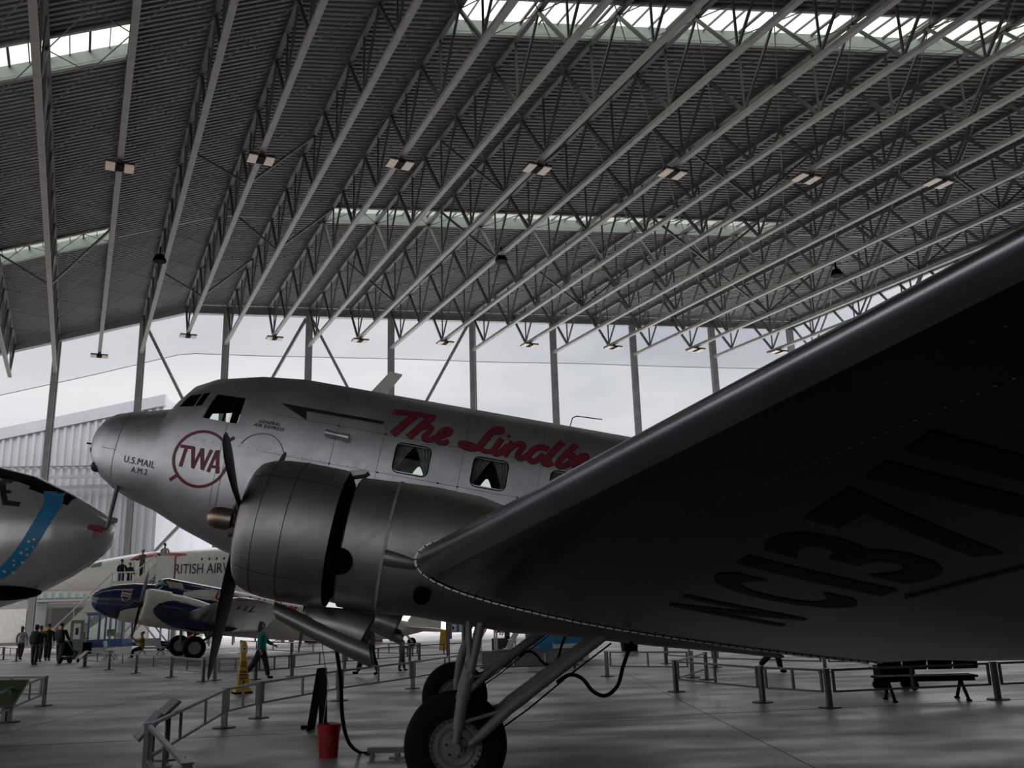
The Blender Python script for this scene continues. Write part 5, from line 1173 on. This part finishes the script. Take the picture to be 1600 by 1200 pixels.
    hm = bpy.data.materials.get('hair_%02d%02d' % (int(hair[0]*99), int(hair[1]*99))) or mat('hair_%02d%02d' % (int(hair[0]*99), int(hair[1]*99)), hair, .6)
    hx_ = lean*1.5; hc_ = [[(.01+hx_, 0, hz+.81, .08, .09), (-.02+hx_, 0, hz+.76, .105, .105), (-.045+hx_, 0, hz+.67, .085, .10)]]
    if hairlen: hc_[0] += [(-.06+hx_, 0, hz+.68-hairlen*.5, .065, .10), (-.06+hx_*.8, 0, hz+.68-hairlen, .035, .07)]
    skinmesh('hair', hc_, hm, t)
    if extra: extra(t, hz)
    return t
def backpack(mt):
    def f(t, hz): 
        m = MB(); m.loft([[(-.19-dx*.0+y_*.5*0+x_, y_, z_) for x_, y_ in [(a, b) for a, b in sell(.10*w_, .15*w_, -.15*w_, 20, 3)]] for z_, w_ in ((hz+.04, .8), (hz+.08, 1), (hz+.40, 1), (hz+.50, .8), (hz+.54, .45)) for dx in (0,)]); o = m.build('backpack', mt, t, smooth=50)
    return f
r_ = radians
plaid = mat('grey_white_check', (.42, .42, .42), .9, 0, 14, .9, ncol=(.05, .05, .05)); jean = mat('dark_jeans', (.022, .025, .040), .9); teal = mat('teal_jacket', (.0, .24, .24), .7); coat = mat('black_coat', (.010, .010, .011), .9)
slate = mat('slate_backpack', (.04, .065, .07), .8); gry = mat('grey_fabric', (.10, .10, .105), .9); olive = mat('olive_hoodie', (.12, .13, .11), .9); mustard = mat('mustard_jacket', (.36, .24, .04), .8); cream_ = mat('cream_jumper', (.42, .40, .37), .9)
bluej = mat('blue_jeans', (.05, .09, .20), .9)
AW = pi/2
person(G(31, 1031), AW+.1, 'person in a grey checked shirt and dark trousers walking away at the far left', 1.72, ((.25, .1), (-.2, .15)), ((-.1, .2), (.1, .2)), plaid, jean, (.05, .025, .015), .22)
person(G(53, 1039), AW, 'person in black with a slate backpack walking away, nearest of the left group', 1.80, ((.05, .0), (-.1, .1)), ((.0, .2), (.0, .3)), coat, 'ink', (.03, .02, .015), .12, extra=backpack(slate))
person(G(60, 1034), AW+.1, 'brown-haired person in black half hidden behind the slate backpack walker', 1.74, ((.05, .0), (-.1, .1)), ((.1, .3), (.0, .4)), coat, jean, (.10, .06, .03), .05)
person(G(73, 1032), AW, 'person in a long black coat seen from behind beside the shutter', 1.82, ((.05, .0), (-.05, .0)), ((.0, 1.8), (.0, .2)), coat, coat)
person(G(92, 1037), AW-.15, 'person with a grey backpack pushing a pushchair away', 1.84, ((.10, .0), (-.15, .2)), ((.3, .7), (.3, .7)), coat, gry, extra=backpack(gry))
W1 = person(G(407, 1062), .05, 'woman in a teal jacket with long dark hair striding right', 1.72, ((.30, .10), (-.42, .32)), ((.35, .75), (-.1, .3)), teal, jean, (.012, .010, .010), .34)
person(G(577, 1056), pi-.0, 'person in dark trousers striding left beyond the exhaust shroud', 1.80, ((.50, .18), (-.25, .12)), ((.3, .6), (-.3, .2)), gry, coat)
person(G(628, 1048), .1, 'child in an olive hoodie standing by the back fence', 1.18, ((.16, .05), (-.14, .05)), ((.2, 1.2), (.1, .3)), olive, gry, (.02, .015, .01), .08)
person(G(1213, 1053), .15, 'person in dark trousers and white-soled shoes walking under the wing', 1.75, ((.28, .10), (-.40, .45)), ((.2, .3), (-.2, .3)), gry, jean)
B0 = G(234, 1027); person(B0+Vector((-.45, .0, 0)), pi+.5, 'person in a mustard jacket sitting on the light grey bench', 1.72, ((1.45, 1.35), (1.35, 1.2)), ((.9, 1.4), (.9, 1.4)), mustard, jean, (.03, .02, .015), sit=True)
L0 = 3.86
def onst(px, Y=58.3): 
    d = ray(px, 905); return Vector((d.x*Y/d.y, Y, L0))
person(onst(189), AW, 'person in a black gilet over yellow sleeves on the boarding stairs landing', 1.78, ((.0, .0), (.0, .0)), ((.1, .5), (.1, .5)), coat, bluej)
person(onst(202), AW-.3, 'smaller person in navy beside the black gilet on the stairs landing', 1.55, ((.0, .0), (.0, .0)), ((.2, .6), (.2, .4)), jean, jean, (.05, .03, .02))
person(onst(215)+Vector((.15, .2, .55)), AW+2.6, 'tall person in a grey hoodie highest on the boarding stairs', 1.82, ((.0, .0), (.0, .0)), ((.4, 1.5), (.4, 1.3)), gry, coat)
person(Vector((-22.35, 58.2, 4.90)), AW, 'person in a cream top standing by the jet door behind the end screen', 1.66, ((.0, .0), (.0, .0)), ((.1, .5), (.1, .5)), cream_, gry, (.08, .06, .04))
# pushchair of the walker
t = thing('stroller', 'black pushchair pushed by the person with the grey backpack', 'pushchair', G(107, 1036), AW-.1)
MB().prism([(-.25, 0, .35), (.30, 0, .30), (.36, 0, .5), (-.05, 0, .62), (-.22, 0, 1.0), (-.34, 0, .95)], (0, -.22, 0), (0, .22, 0)).build('seat', 'black', t)
MB().box((.0, 0, .22), (.5, .4, .14)).build('basket', 'dkgrey', t)
for y in (-.24, .24):
    MB().bar((-.62, y, 1.02), (.38, y, .15), .03).bar((-.28, y, .15), (.1, y, .5), .03).build('frame', 'steel', t)
    for x, r in ((-.28, .15), (.38, .10)): MB().tube((x, y-.02, r), (x, y+.02, r), r, n=16).build('wheel', 'rubber', t)
# tidy: unused names out
for me in list(bpy.data.meshes):
    if me.users == 0: bpy.data.meshes.remove(me)
